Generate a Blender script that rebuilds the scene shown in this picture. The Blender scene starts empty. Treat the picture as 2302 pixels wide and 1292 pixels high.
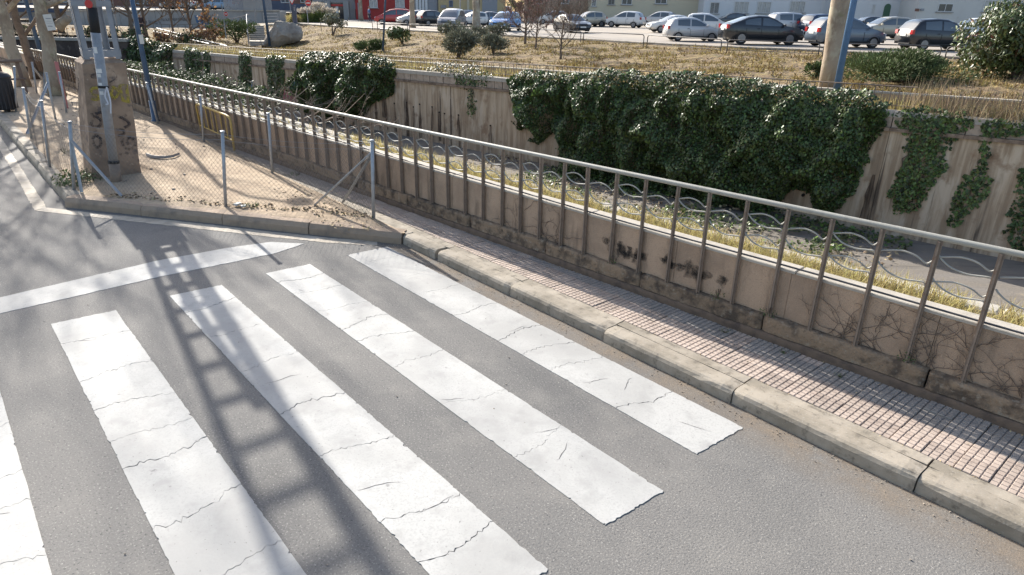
import bpy, math, random
import numpy as np
from mathutils import Vector, Matrix, noise
from mathutils.bvhtree import BVHTree
random.seed(7); RNG = np.random.default_rng(7)
R = math.radians
sc = bpy.context.scene

# ------------------------------------------------------------------ camera, sky, sun, exposure
EYE = np.array([0.0, 0.0, 2.85]); FPX, PW, PH = 1500.0, 2302.0, 1292.0
_d = math.hypot(1077 - PW/2, 4200 - PH/2); _p = math.atan(FPX/_d); _r = math.atan2(PW/2 - 1077, 4200 - PH/2)
FW = np.array([0, math.cos(_p), -math.sin(_p)]); _u = np.array([0, math.sin(_p), math.cos(_p)]); _x = np.array([1.0, 0, 0])
RT = math.cos(_r)*_x + math.sin(_r)*_u; UP = -math.sin(_r)*_x + math.cos(_r)*_u
cd = bpy.data.cameras.new('camera'); cam = bpy.data.objects.new('camera', cd); sc.collection.objects.link(cam)
cd.sensor_width = 36; cd.sensor_fit = 'HORIZONTAL'; cd.lens = FPX/PW*36; cd.clip_start = .05; cd.clip_end = 2000
m = Matrix.Identity(4)
for i in range(3):
    m[i][0] = RT[i]; m[i][1] = UP[i]; m[i][2] = -FW[i]; m[i][3] = EYE[i]
cam.matrix_world = m; sc.camera = cam

SUN_AZ, SUN_EL = R(-34.2), R(28.5)
w = bpy.data.worlds.new('World'); sc.world = w; w.use_nodes = True
nt = w.node_tree; bg = nt.nodes['Background']; sky = nt.nodes.new('ShaderNodeTexSky'); sky.sky_type = 'NISHITA'
sky.sun_disc = False; sky.sun_elevation = SUN_EL; sky.sun_rotation = SUN_AZ; sky.air_density = 1.0; sky.dust_density = 2.2; sky.ozone_density = 1.0
nt.links.new(sky.outputs[0], bg.inputs[0]); bg.inputs[1].default_value = .105
sl = bpy.data.lights.new('sun', 'SUN'); sun = bpy.data.objects.new('sun', sl); sc.collection.objects.link(sun)
sl.energy = 4.0; sl.angle = R(.55); sl.color = (1, .95, .87)
sd = Vector((math.sin(SUN_AZ)*math.cos(SUN_EL), math.cos(SUN_AZ)*math.cos(SUN_EL), math.sin(SUN_EL)))
sun.rotation_euler = sd.to_track_quat('Z', 'Y').to_euler(); sun.location = sd*60
sc.view_settings.view_transform = 'Standard'; sc.view_settings.look = 'None'; sc.view_settings.exposure = 1.27
sc.view_settings.gamma = 1; sc.view_settings.use_curve_mapping = False
sc.render.engine = 'CYCLES'; sc.cycles.max_bounces = 6; sc.cycles.transparent_max_bounces = 12

# ------------------------------------------------------------------ survey helpers: sight lines of the photograph cut with real surfaces
def ray(x, y): return FW*FPX + (x - PW/2)*RT - (y - PH/2)*UP
def at_z(x, y, z=0.0):
    d = ray(x, y); return EYE + d*((z - EYE[2])/d[2])
def at_y(x, y, Y):
    d = ray(x, y); return EYE + d*(Y/d[1])
def above(x, y, base):                       # the point on sight line (x,y) at the depth of base
    return at_y(x, y, base[1])

class Frame:                                 # a ground frame: origin, direction along, normal across
    def __init__(s, o, d):
        d = np.array(d[:2], float); s.d = d/np.linalg.norm(d); s.n = np.array([-s.d[1], s.d[0]]); s.o = np.array(o[:2], float)
        s.rot = math.atan2(s.d[1], s.d[0])
    def w(s, a, b, z=0.0): p = s.o + s.d*a + s.n*b; return np.array([p[0], p[1], z])
    def l(s, p): q = np.array(p[:2]) - s.o; return float(q@s.d), float(q@s.n)
    def plane(s, x, y, n0=0.0):              # (along, height) where the sight line meets the vertical plane n = n0
        r = ray(x, y); t = (n0 - ((EYE[:2] - s.o)@s.n))/(r[:2]@s.n); X = EYE + t*r
        return float((X[:2] - s.o)@s.d), float(X[2])
ST = Frame((-1.4203, 8.1220), (0.65702, -0.75388))                       # street: along the kerb, across to the channel
WL = Frame(ST.o + .755*ST.n, ST.d + .063*ST.n)                           # parapet wall
FAR = Frame(WL.o + 13.232*WL.n, WL.d + .0769*WL.n)                       # retaining wall across the channel
def zlot(X): return .93 + .0075*(X - 11)
def lot(x, y):
    z = .93
    for _ in range(15): p = at_z(x, y, z); z = zlot(p[0])
    return at_z(x, y, z)

# ------------------------------------------------------------------ mesh helpers
COL = sc.collection
class MB:
    def __init__(s): s.v = []; s.f = []
    def add(s, vs, fs):
        k = len(s.v); s.v.extend([tuple(map(float, p)) for p in vs]); s.f.extend([tuple(i + k for i in f) for f in fs]); return s
    def box(s, c, size, rz=0.0, tilt=None):
        hx, hy, hz = size[0]/2, size[1]/2, size[2]/2; co, si = math.cos(rz), math.sin(rz); vs = []
        for dx in (-hx, hx):
            for dy in (-hy, hy):
                for dz in (-hz, hz):
                    v = Vector((dx, dy, dz))
                    if tilt is not None: v = tilt @ v
                    vs.append((c[0] + v.x*co - v.y*si, c[1] + v.x*si + v.y*co, c[2] + v.z))
        return s.add(vs, [(0, 1, 3, 2), (4, 6, 7, 5), (0, 4, 5, 1), (2, 3, 7, 6), (0, 2, 6, 4), (1, 5, 7, 3)])
    def chamfer(s, c, size, b=.01, rz=0.0):   # box with chamfered top edges
        hx, hy, hz = size[0]/2, size[1]/2, size[2]/2; co, si = math.cos(rz), math.sin(rz); vs = []
        for (fx, fy, z) in ((hx, hy, -hz), (hx, hy, hz - b), (hx - b, hy - b, hz)):
            for (sx, sy) in ((-1, -1), (1, -1), (1, 1), (-1, 1)):
                x, y = sx*fx, sy*fy; vs.append((c[0] + x*co - y*si, c[1] + x*si + y*co, c[2] + z))
        fs = [(3, 2, 1, 0), (8, 9, 10, 11)]
        for k in (0, 4):
            for i in range(4): j = (i + 1) % 4; fs.append((k + i, k + j, k + 4 + j, k + 4 + i))
        return s.add(vs, fs)
    def tube(s, pts, r, n=6, cap=True, flat=1.0):
        pts = [Vector(p) for p in pts]; rs = r if isinstance(r, (list, tuple)) else [r]*len(pts); vs = []; prev = None
        for i, p in enumerate(pts):
            t = (pts[min(i + 1, len(pts) - 1)] - pts[max(i - 1, 0)])
            t = t.normalized() if t.length > 1e-9 else Vector((0, 0, 1))
            a = prev if prev is not None else (Vector((0, 0, 1)) if abs(t.z) < .9 else Vector((1, 0, 0)))
            a = a - t*a.dot(t)
            a = a.normalized() if a.length > 1e-6 else t.orthogonal().normalized()
            b = t.cross(a); prev = a
            for k in range(n):
                q = 2*math.pi*k/n; vs.append(p + (a*math.cos(q) + b*math.sin(q)*flat)*rs[i])
        fs = []
        for i in range(len(pts) - 1):
            for k in range(n):
                j = (k + 1) % n; fs.append((i*n + k, i*n + j, (i + 1)*n + j, (i + 1)*n + k))
        if cap and n > 2: fs += [tuple(range(n))[::-1], tuple(range((len(pts) - 1)*n, len(pts)*n))]
        return s.add(vs, fs)
    def prism(s, poly, z0, z1):
        n = len(poly); vs = [(p[0], p[1], z0) for p in poly] + [(p[0], p[1], z1) for p in poly]
        return s.add(vs, [tuple(range(n))[::-1], tuple(range(n, 2*n))] + [(i, (i + 1) % n, n + (i + 1) % n, n + i) for i in range(n)])
    def disc(s, c, nrm, r, n=12, thick=.01):
        nv = Vector(nrm).normalized(); return s.tube([Vector(c) - nv*thick/2, Vector(c) + nv*thick/2], r, n)
    def lathe(s, c, prof, n=12):
        vs = []; fs = []
        for (r, z) in prof:
            for k in range(n): q = 2*math.pi*k/n; vs.append((c[0] + r*math.cos(q), c[1] + r*math.sin(q), c[2] + z))
        for i in range(len(prof) - 1):
            for k in range(n): j = (k + 1) % n; fs.append((i*n + k, i*n + j, (i + 1)*n + j, (i + 1)*n + k))
        fs += [tuple(range(n))[::-1], tuple(range((len(prof) - 1)*n, len(prof)*n))]
        return s.add(vs, fs)
def np_mesh(name, V, F):                      # V (n,3), F (m,k) of one face size
    V = np.asarray(V, np.float32); F = np.asarray(F, np.int32); me = bpy.data.meshes.new(name); k = F.shape[1]
    me.vertices.add(len(V)); me.vertices.foreach_set('co', V.ravel()); me.loops.add(F.size); me.loops.foreach_set('vertex_index', F.ravel())
    me.polygons.add(len(F)); me.polygons.foreach_set('loop_start', np.arange(0, F.size, k, dtype=np.int32))
    me.polygons.foreach_set('loop_total', np.full(len(F), k, np.int32)); me.update(calc_edges=True); me.validate(); return me
def props(o, label=None, cat=None, group=None, kind=None):
    if label: o['label'] = label
    if cat: o['category'] = cat
    if group: o['group'] = group
    if kind: o['kind'] = kind
    return o
def link(name, me, mat, parent=None, smooth=False, loc=None, rz=0.0):
    o = bpy.data.objects.new(name, me); COL.objects.link(o)
    if mat and not me.materials: me.materials.append(mat)
    if smooth: me.polygons.foreach_set('use_smooth', [True]*len(me.polygons)); me.update()
    if parent: o.parent = parent
    if loc is not None: o.location = loc
    if rz: o.rotation_euler = (0, 0, rz)
    return o
def build(name, mb, mat, parent=None, smooth=False, origin=None, loc=None, rz=0.0):
    me = bpy.data.meshes.new(name); vs = mb.v
    if origin is not None: vs = [(p[0] - origin[0], p[1] - origin[1], p[2] - origin[2]) for p in vs]
    me.from_pydata(vs, [], mb.f); me.update()
    return link(name, me, mat, parent, smooth, loc, rz)
class Thing:
    """an Empty at the thing's base; parts are given in world coordinates (world=True) or in its own"""
    def __init__(s, name, label=None, cat=None, loc=(0, 0, 0), rz=0.0, group=None, kind=None):
        s.o = bpy.data.objects.new(name, None); s.o.empty_display_size = .2; COL.objects.link(s.o)
        s.o.location = tuple(map(float, loc)); s.o.rotation_euler = (0, 0, rz); props(s.o, label, cat, group, kind); s.loc = loc
    def part(s, name, mb, mat, parent=None, smooth=False, world=True):
        return build(name, mb, mat, parent or s.o, smooth, s.loc if world else None)
def copy_tree(o, parent=None):
    c = o.copy(); COL.objects.link(c); c.parent = parent
    for ch in list(o.children): copy_tree(ch, c)
    return c
def solo(name, mb, mat, label, cat, smooth=False, group=None, kind=None):   # a thing that is one mesh, origin at its base
    a = np.array(mb.v); o = (float(a[:, 0].mean()), float(a[:, 1].mean()), float(a[:, 2].min()))
    return props(build(name, mb, mat, None, smooth, o, o), label, cat, group, kind)

# ------------------------------------------------------------------ materials
def mat(name, col, rough=.85, layers=(), bump=None, metal=0.0, spec=.4, rnd=0.0, island=0.0, transl=0.0, coat=0.0, emit=None):
    """layers: (colour, scale, lo, hi, amount, stretch) noise masks over the base; bump: list of (scale, strength, dist)"""
    mt = bpy.data.materials.new(name); mt.use_nodes = True; t = mt.node_tree; N = t.nodes; L = t.links; bs = N['Principled BSDF']
    tc = N.new('ShaderNodeTexCoord'); cur = None
    rgb = N.new('ShaderNodeRGB'); rgb.outputs[0].default_value = (*col, 1); cur = rgb.outputs[0]
    for ly in layers:
        c, scale, lo, hi, amt = ly[:5]; st = ly[5] if len(ly) > 5 else None
        no = N.new('ShaderNodeTexNoise'); no.inputs['Scale'].default_value = scale; no.inputs['Detail'].default_value = 5; no.inputs['Roughness'].default_value = .62
        src = tc.outputs['Object']
        if st:
            mp = N.new('ShaderNodeMapping'); mp.inputs['Scale'].default_value = st; L.new(src, mp.inputs[0]); src = mp.outputs[0]
        L.new(src, no.inputs['Vector'])
        mr = N.new('ShaderNodeMapRange'); mr.inputs[1].default_value = lo; mr.inputs[2].default_value = hi; mr.inputs[4].default_value = amt
        L.new(no.outputs[0], mr.inputs[0])
        mx = N.new('ShaderNodeMix'); mx.data_type = 'RGBA'; L.new(mr.outputs[0], mx.inputs[0]); L.new(cur, mx.inputs[6]); mx.inputs[7].default_value = (*c, 1); cur = mx.outputs[2]
    for (amt, kind) in ((rnd, 'obj'), (island, 'isl')):
        if amt:
            if kind == 'obj': g = N.new('ShaderNodeObjectInfo').outputs['Random']
            else: g = N.new('ShaderNodeNewGeometry').outputs['Random Per Island']
            mr = N.new('ShaderNodeMapRange'); mr.inputs[3].default_value = 1 - amt; mr.inputs[4].default_value = 1 + amt; L.new(g, mr.inputs[0])
            hs = N.new('ShaderNodeHueSaturation'); L.new(mr.outputs[0], hs.inputs['Value']); L.new(cur, hs.inputs['Color']); cur = hs.outputs[0]
            if kind == 'isl':
                mr2 = N.new('ShaderNodeMapRange'); mr2.inputs[3].default_value = .47; mr2.inputs[4].default_value = .52; L.new(g, mr2.inputs[0]); L.new(mr2.outputs[0], hs.inputs['Hue'])
    L.new(cur, bs.inputs['Base Color']); bs.inputs['Roughness'].default_value = rough; bs.inputs['Metallic'].default_value = metal
    bs.inputs['Specular IOR Level'].default_value = spec
    if coat: bs.inputs['Coat Weight'].default_value = coat; bs.inputs['Coat Roughness'].default_value = .05
    prev = None
    for (scale, strength, dist) in (bump or ()):
        no = N.new('ShaderNodeTexNoise'); no.inputs['Scale'].default_value = scale; no.inputs['Detail'].default_value = 4; L.new(tc.outputs['Object'], no.inputs['Vector'])
        bp = N.new('ShaderNodeBump'); bp.inputs['Strength'].default_value = strength; bp.inputs['Distance'].default_value = dist; L.new(no.outputs[0], bp.inputs['Height'])
        if prev: L.new(prev, bp.inputs['Normal'])
        prev = bp.outputs[0]
    if prev: L.new(prev, bs.inputs['Normal'])
    if transl:
        tr = N.new('ShaderNodeBsdfTranslucent'); L.new(cur, tr.inputs[0]); ms = N.new('ShaderNodeMixShader'); ms.inputs[0].default_value = transl
        L.new(bs.outputs[0], ms.inputs[1]); L.new(tr.outputs[0], ms.inputs[2]); L.new(ms.outputs[0], N['Material Output'].inputs[0])
    return mt
def alpha_edges(mt, scale, lo, hi, amt=1.0, stretch=None):     # a worn film: noise lets the surface below show through
    t = mt.node_tree; N = t.nodes; L = t.links; bs = N['Principled BSDF']; tc = N.new('ShaderNodeTexCoord')
    no = N.new('ShaderNodeTexNoise'); no.inputs['Scale'].default_value = scale; no.inputs['Detail'].default_value = 6; src = tc.outputs['Object']
    if stretch:
        mp = N.new('ShaderNodeMapping'); mp.inputs['Scale'].default_value = stretch; L.new(src, mp.inputs[0]); src = mp.outputs[0]
    L.new(src, no.inputs['Vector']); mr = N.new('ShaderNodeMapRange'); mr.inputs[1].default_value = lo; mr.inputs[2].default_value = hi; mr.inputs[4].default_value = amt
    L.new(no.outputs[0], mr.inputs[0]); L.new(mr.outputs[0], bs.inputs['Alpha']); return mt

M = {}
M['asphalt'] = mat('asphalt', (.172, .164, .153), .88, [((.128, .125, .12), .38, .40, .62, .85), ((.10, .097, .093), 1.1, .62, .72, .6), ((.205, .195, .178), 2.5, .5, .7, .6), ((.36, .345, .315), 75, .56, .68, .8), ((.05, .05, .052), 62, .57, .68, .85), ((.5, .48, .44), 34, .70, .74, .7), ((.06, .055, .05), 17, .735, .77, .7)], [(80, .7, .006)])
M['paint'] = mat('road_paint', (.43, .425, .405), .75, [((.335, .33, .315), 1.0, .42, .62, .9), ((.27, .265, .255), 4.5, .52, .70, .6), ((.33, .325, .31), 70, .5, .62, .6), ((.17, .165, .155), 42, .655, .70, .85), ((.15, .145, .14), 7.5, .67, .72, .6)], [(60, .25, .004), (8, .2, .004)])
M['paint_edge'] = mat('edge_line_paint', (.44, .38, .30), .8, [((.30, .26, .21), 7, .45, .65, .8), ((.6, .55, .47), 3, .5, .7, .5)], [(60, .3, .003)])
M['kerb'] = mat('kerb_concrete', (.355, .31, .25), .9, [((.23, .20, .155), 3.5, .42, .62, .85), ((.12, .105, .085), 14, .56, .68, .65), ((.42, .40, .36), 60, .58, .68, .4)], [(90, .35, .004), (12, .35, .01)], rnd=.06)
M['kerb_dirt'] = mat('kerb_concrete_brown', (.36, .27, .195), .92, [((.22, .175, .14), 6, .45, .7, .8), ((.4, .35, .29), 30, .6, .7, .5)], [(80, .4, .005)], rnd=.08)
M['tile'] = mat('pink_tile', (.445, .365, .305), .85, [((.33, .26, .215), 5, .42, .62, .85), ((.20, .165, .14), 24, .56, .68, .7), ((.26, .2, .13), 3, .6, .7, .6)], [(120, .3, .003)], rnd=.15)
M['tile_grey'] = mat('grey_tile', (.31, .28, .25), .88, [((.20, .185, .175), 9, .45, .7, .7), ((.12, .11, .1), 45, .6, .72, .5)], [(120, .3, .003)], rnd=.09)
M['joint'] = mat('mortar_bed', (.16, .135, .115), .95, [((.10, .085, .07), 14, .45, .65, .8), ((.24, .2, .16), 40, .58, .7, .6)], [(90, .4, .004)])
M['render'] = mat('rough_render', (.45, .325, .228), .95, [((.31, .225, .16), 1.8, .42, .62, .9), ((.19, .14, .10), 1.0, .54, .68, .75, (6, 6, 1.3)), ((.26, .195, .14), 70, .56, .66, .75), ((.60, .48, .36), 85, .6, .7, .6), ((.14, .11, .085), 3.0, .64, .74, .8)], [(130, .8, .008)], rnd=.05)
M['coping'] = mat('coping_concrete', (.42, .385, .33), .92, [((.3, .27, .23), 8, .45, .7, .7)], [(70, .4, .005)])
M['plinth'] = mat('mossy_stone', (.27, .195, .13), .95, [((.085, .065, .05), 7, .45, .62, .9), ((.33, .28, .215), 16, .56, .68, .7), ((.03, .03, .026), 11, .64, .74, .8)], [(38, .8, .02), (120, .5, .006)], rnd=.12)
M['base_course'] = mat('brown_base_course', (.17, .12, .085), .95, [((.08, .06, .05), 10, .45, .65, .8), ((.22, .18, .14), 40, .58, .7, .5)], [(60, .5, .006)])
M['rail_paint'] = mat('grey_green_rail_paint', (.33, .32, .28), .55, [((.24, .225, .19), 12, .5, .7, .6)], spec=.5)
M['post_paint'] = mat('brown_grey_post_paint', (.235, .18, .138), .65, [((.16, .125, .10), 9, .45, .65, .8), ((.16, .075, .035), 13, .60, .70, .75), ((.32, .29, .25), 25, .6, .7, .5)], [(90, .2, .002)], rnd=.06)
M['steel_dark'] = mat('dark_steel', (.05, .05, .055), .5)
M['galv'] = mat('galvanised_steel', (.40, .415, .43), .5, [((.28, .285, .29), 18, .45, .7, .7), ((.2, .15, .11), 9, .66, .76, .6)], metal=.35)
M['galv_dull'] = mat('dull_zinc', (.30, .31, .325), .6, [((.22, .22, .225), 14, .45, .7, .7), ((.2, .15, .11), 7, .62, .74, .5)], metal=.2)
M['wire'] = mat('rusted_wire', (.20, .17, .145), .6, metal=.3)
M['pylon'] = mat('pylon_grey', (.27, .285, .31), .6, [((.2, .21, .225), 6, .45, .7, .7)])
M['blue_pole'] = mat('blue_pole_paint', (.055, .10, .17), .45, [((.04, .065, .11), 8, .45, .7, .7), ((.25, .24, .23), 5, .7, .76, .8)])
M['blue_bright'] = mat('bright_blue_pole_paint', (.10, .20, .36), .4, [((.07, .14, .25), 6, .45, .7, .7), ((.4, .42, .45), 9, .7, .76, .6)])
M['dirt'] = mat('sandy_dirt', (.43, .33, .225), .97, [((.34, .255, .175), 1.3, .4, .65, .9), ((.50, .40, .285), 4, .5, .7, .7), ((.2, .145, .105), 26, .6, .7, .6), ((.5, .42, .33), 60, .64, .72, .5)], [(9, .6, .04), (70, .5, .008)])
M['concrete'] = mat('pedestal_concrete', (.33, .238, .17), .94, [((.19, .135, .098), 2.2, .4, .6, .9), ((.46, .35, .26), 4, .54, .66, .7), ((.10, .08, .075), 6, .56, .68, .8), ((.5, .42, .34), 14, .64, .7, .5)], [(60, .4, .005), (9, .3, .01)])
M['wall_far'] = mat('stained_wall_render', (.50, .395, .28), .93, [((.30, .22, .145), 1.0, .42, .58, .9, (5, 5, .35)), ((.56, .47, .355), 1.0, .52, .62, .8, (2.2, 2.2, .5)), ((.09, .068, .05), 1.0, .60, .68, .9, (4.5, 4.5, .22)), ((.22, .14, .085), 1.6, .56, .68, .75)], [(40, .4, .01), (6, .3, .03)], rnd=.03)
M['block'] = mat('cap_block', (.41, .325, .25), .93, [((.27, .22, .18), 8, .45, .65, .8), ((.14, .11, .09), 14, .62, .72, .5)], [(60, .4, .006)], rnd=.12)
M['moulding'] = mat('stained_moulding', (.25, .185, .135), .93, [((.12, .085, .06), 5, .42, .62, .9), ((.36, .29, .22), 9, .56, .68, .7)], [(40, .4, .01)], rnd=.1)
M['stain'] = alpha_edges(mat('dark_water_stain', (.075, .05, .036), .95), 1.0, .32, .68, .85, (9, 9, 1.0))
M['pipe_dark'] = mat('weep_hole_dark', (.015, .013, .012), .9)
M['bed'] = mat('channel_bed_concrete', (.19, .165, .135), .92, [((.2, .18, .16), .7, .4, .65, .9, (.35, 2, 1)), ((.10, .09, .08), 1.2, .55, .7, .8, (.3, 2.5, 1)), ((.30, .25, .18), 3, .58, .7, .6)], [(20, .5, .02)])
M['soil'] = mat('planter_soil', (.24, .195, .13), .97, [((.34, .29, .18), 8, .42, .65, .9)], [(30, .6, .02)])
M['bank'] = mat('dry_grass_ground', (.185, .125, .055), .97, [((.13, .085, .048), .45, .42, .58, .9), ((.27, .20, .075), 1.3, .48, .62, .8), ((.15, .125, .05), 2.2, .55, .66, .8), ((.09, .062, .04), 4.5, .58, .68, .8), ((.38, .31, .19), 9, .6, .7, .6)], [(2.2, 1.0, .3), (9, .9, .1)])
M['lot'] = mat('car_park_asphalt', (.36, .31, .25), .92, [((.24, .22, .2), .12, .4, .65, .8), ((.36, .33, .29), .5, .5, .7, .6), ((.17, .16, .15), 2, .62, .72, .4)], [(8, .2, .01)])
M['leftground'] = mat('pale_path', (.33, .28, .22), .95, [((.20, .155, .10), .3, .42, .6, .9), ((.44, .40, .34), .8, .55, .7, .7)], [(5, .3, .03)])
M['terrain'] = mat('far_terrain', (.22, .19, .15), .97, [((.16, .14, .11), .05, .4, .65, .8)])
M['ivy'] = mat('ivy_leaf', (.050, .078, .024), .46, island=.65, spec=.42, transl=.10)
M['ivy_light'] = mat('ivy_leaf_bright', (.11, .16, .038), .42, island=.5, spec=.5, transl=.15)
M['ivy_grey'] = mat('grey_creeper_leaf', (.12, .125, .085), .5, island=.45, spec=.4, transl=.1)
M['shrubleaf'] = mat('matt_shrub_leaf', (.055, .075, .03), .6, island=.6, spec=.3, transl=.12); M['dark_concrete'] = mat('dark_brown_concrete', (.12, .092, .075), .93, [((.06, .045, .038), .8, .42, .6, .9), ((.2, .16, .13), 1.6, .56, .68, .7)], [(8, .4, .03)])
M['stem'] = mat('woody_stem', (.12, .09, .07), .9, [((.2, .16, .12), 12, .5, .7, .6)])
M['twig'] = mat('dry_twig', (.20, .155, .125), .9, [((.3, .25, .21), 12, .5, .7, .6)])
M['drygrass'] = mat('dry_grass', (.44, .375, .165), .9, island=.4, transl=.35)
M['drygrass_pale'] = mat('pale_dry_grass', (.40, .31, .19), .9, island=.4, transl=.3)
M['bankgrass'] = mat('bank_dry_grass', (.24, .18, .068), .9, island=.5, transl=.25)
M['litter'] = mat('leaf_litter', (.30, .225, .13), .8, island=.6)
M['weed'] = mat('green_weed', (.09, .13, .04), .6, island=.4, transl=.2)
M['lavender'] = mat('grey_green_shrub', (.17, .175, .125), .8, island=.45, transl=.1)
M['juniper'] = mat('juniper_green', (.085, .115, .042), .8, island=.5, transl=.1)
M['photinia'] = mat('photinia_leaf', (.085, .115, .04), .4, [((.30, .10, .06), 3.0, .58, .66, .75)], island=.5, spec=.6, transl=.15)
M['pampas'] = mat('pampas_green', (.12, .16, .05), .8, island=.35, transl=.2)
M['plume'] = mat('pampas_plume', (.55, .50, .42), .95, island=.15, transl=.3)
M['autumn'] = mat('autumn_leaf', (.30, .17, .08), .8, island=.45, transl=.25)
M['blossom'] = mat('reddish_bud', (.24, .12, .11), .8, island=.35, transl=.2)
M['bark_plane'] = mat('plane_bark', (.36, .29, .215), .9, [((.23, .175, .125), 2.2, .42, .6, .9, (1, 1, .5)), ((.46, .40, .29), 3.5, .52, .62, .8, (1, 1, .6)), ((.22, .2, .11), 5, .6, .7, .7)], [(14, .4, .02)])
M['bark_dark'] = mat('brown_bark', (.17, .13, .10), .92, [((.1, .075, .06), 8, .45, .65, .8)], [(20, .5, .02)])
M['rock'] = mat('boulder_stone', (.33, .285, .235), .93, [((.2, .165, .135), .9, .42, .62, .9), ((.48, .45, .41), 1.4, .56, .68, .8), ((.14, .12, .1), 4, .6, .72, .6)], [(5, .7, .1), (22, .4, .02)])
M['yellow'] = mat('yellow_barrier_paint', (.62, .43, .10), .55, [((.36, .25, .1), 12, .5, .68, .7)])
M['bin'] = mat('bin_plastic', (.035, .033, .036), .5)
M['white'] = mat('white_sheet', (.66, .65, .62), .7, [((.5, .49, .47), 6, .5, .7, .6)])
M['paper'] = mat('notice_paper', (.62, .60, .55), .8)
M['ink'] = mat('print_grey', (.25, .25, .26), .8)
M['red'] = mat('red_paint', (.50, .045, .04), .5)
M['redfade'] = mat('faded_red_board', (.45, .17, .16), .7)
M['gyellow'] = alpha_edges(mat('yellow_spray', (.42, .33, .06), .8), 14, .36, .62, .75)
M['gblack'] = alpha_edges(mat('black_spray', (.075, .06, .06), .85), 9, .36, .66, .6)
M['gwhite'] = mat('white_spray', (.55, .56, .6), .8)
M['gpink'] = alpha_edges(mat('pink_spray', (.42, .14, .16), .85), 6, .36, .5, .8)
M['gblue'] = alpha_edges(mat('blue_spray', (.12, .2, .32), .85), 6, .34, .5, .85)
M['blackrubber'] = mat('rubber', (.02, .02, .021), .8)
M['concrete_grey'] = mat('grey_concrete', (.33, .325, .315), .92, [((.26, .255, .245), .6, .4, .65, .8), ((.42, .42, .41), 1.2, .55, .7, .6)], [(20, .3, .01)])
M['wood'] = mat('weathered_wood', (.21, .15, .115), .9, [((.14, .1, .08), 12, .45, .65, .8, (1, 1, .2))])

def facing(seed): return random.Random(seed)

# ================================================================== THE SETTING
def rz(f): return f.rot
def ground_sheet():
    mb = MB(); n = 24
    for i in range(n + 1):
        for j in range(n + 1): mb.v.append((-450 + 900*i/n, -250 + 900*j/n, -2.95))
    for i in range(n):
        for j in range(n): a = i*(n + 1) + j; mb.f.append((a, a + n + 1, a + n + 2, a + 1))
    props(build('terrain', mb, M['terrain']), kind='structure')
ground_sheet()
ZP = .125                                                           # pavement level
road = Thing('road', loc=(ST.o[0], ST.o[1], 0), rz=rz(ST), kind='structure')
mb = MB().add([(-90, -70, 0), (60, -70, 0), (60, .6, 0), (-90, .6, 0)], [(0, 1, 2, 3)])
road.part('road_surface', mb, M['asphalt'], world=False)

def jag(a, b, n, amp, rnd):                                         # ragged line a->b
    out = []
    for i in range(n + 1):
        t = i/n; k = amp*(0 if i in (0, n) else 1); out.append((a[0] + (b[0] - a[0])*t + rnd.gauss(0, k*.5), a[1] + (b[1] - a[1])*t + rnd.gauss(0, k)))
    return out
def ragged(a, b, rnd, amp=.004):                                    # worn paint edge: uneven spacing, clustered chips
    L = math.hypot(b[0] - a[0], b[1] - a[1]); out = []; d = 0.0; o = rnd.uniform(0, 99)
    while d < L:
        t = d/L; x = a[0] + (b[0] - a[0])*t; y = a[1] + (b[1] - a[1])*t; cl = max(0, noise.noise(Vector((d*5, o, 0)))*1.6 + .35)
        e = .004*noise.noise(Vector((d*3, o, 5))) + amp*cl*noise.noise(Vector((d*38, o, 9)))*2.2 - (rnd.random() < .05)*rnd.uniform(.004, .014)*(1 if y < (a[1] + b[1])/2 + 9 else 1)*RAG[0]
        out.append((x, y + e)); d += rnd.choice([.008, .012, .018, .03, .045])
    out.append(tuple(b)); return out
RAG = [-1]
def paint_piece(mb, poly, z0, z1):
    mb.prism(poly, z0, z1)
def ribbon(pl, width):                                              # closed outline of a tapering crack line
    n = len(pl); L = []; Rr = []
    for i, p in enumerate(pl):
        a = pl[max(i - 1, 0)]; b = pl[min(i + 1, n - 1)]; dx, dy = b[0] - a[0], b[1] - a[1]; q = math.hypot(dx, dy) or 1
        wv = width*(.25 + .75*math.sin(math.pi*min(1, max(0, i/(n - 1)))))*(.5 + random.random())
        L.append((p[0] - dy/q*wv, p[1] + dx/q*wv)); Rr.append((p[0] + dy/q*wv, p[1] - dx/q*wv))
    return L, Rr
M['crack'] = mat('crack_dirt', (.075, .07, .068), .95)
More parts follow.
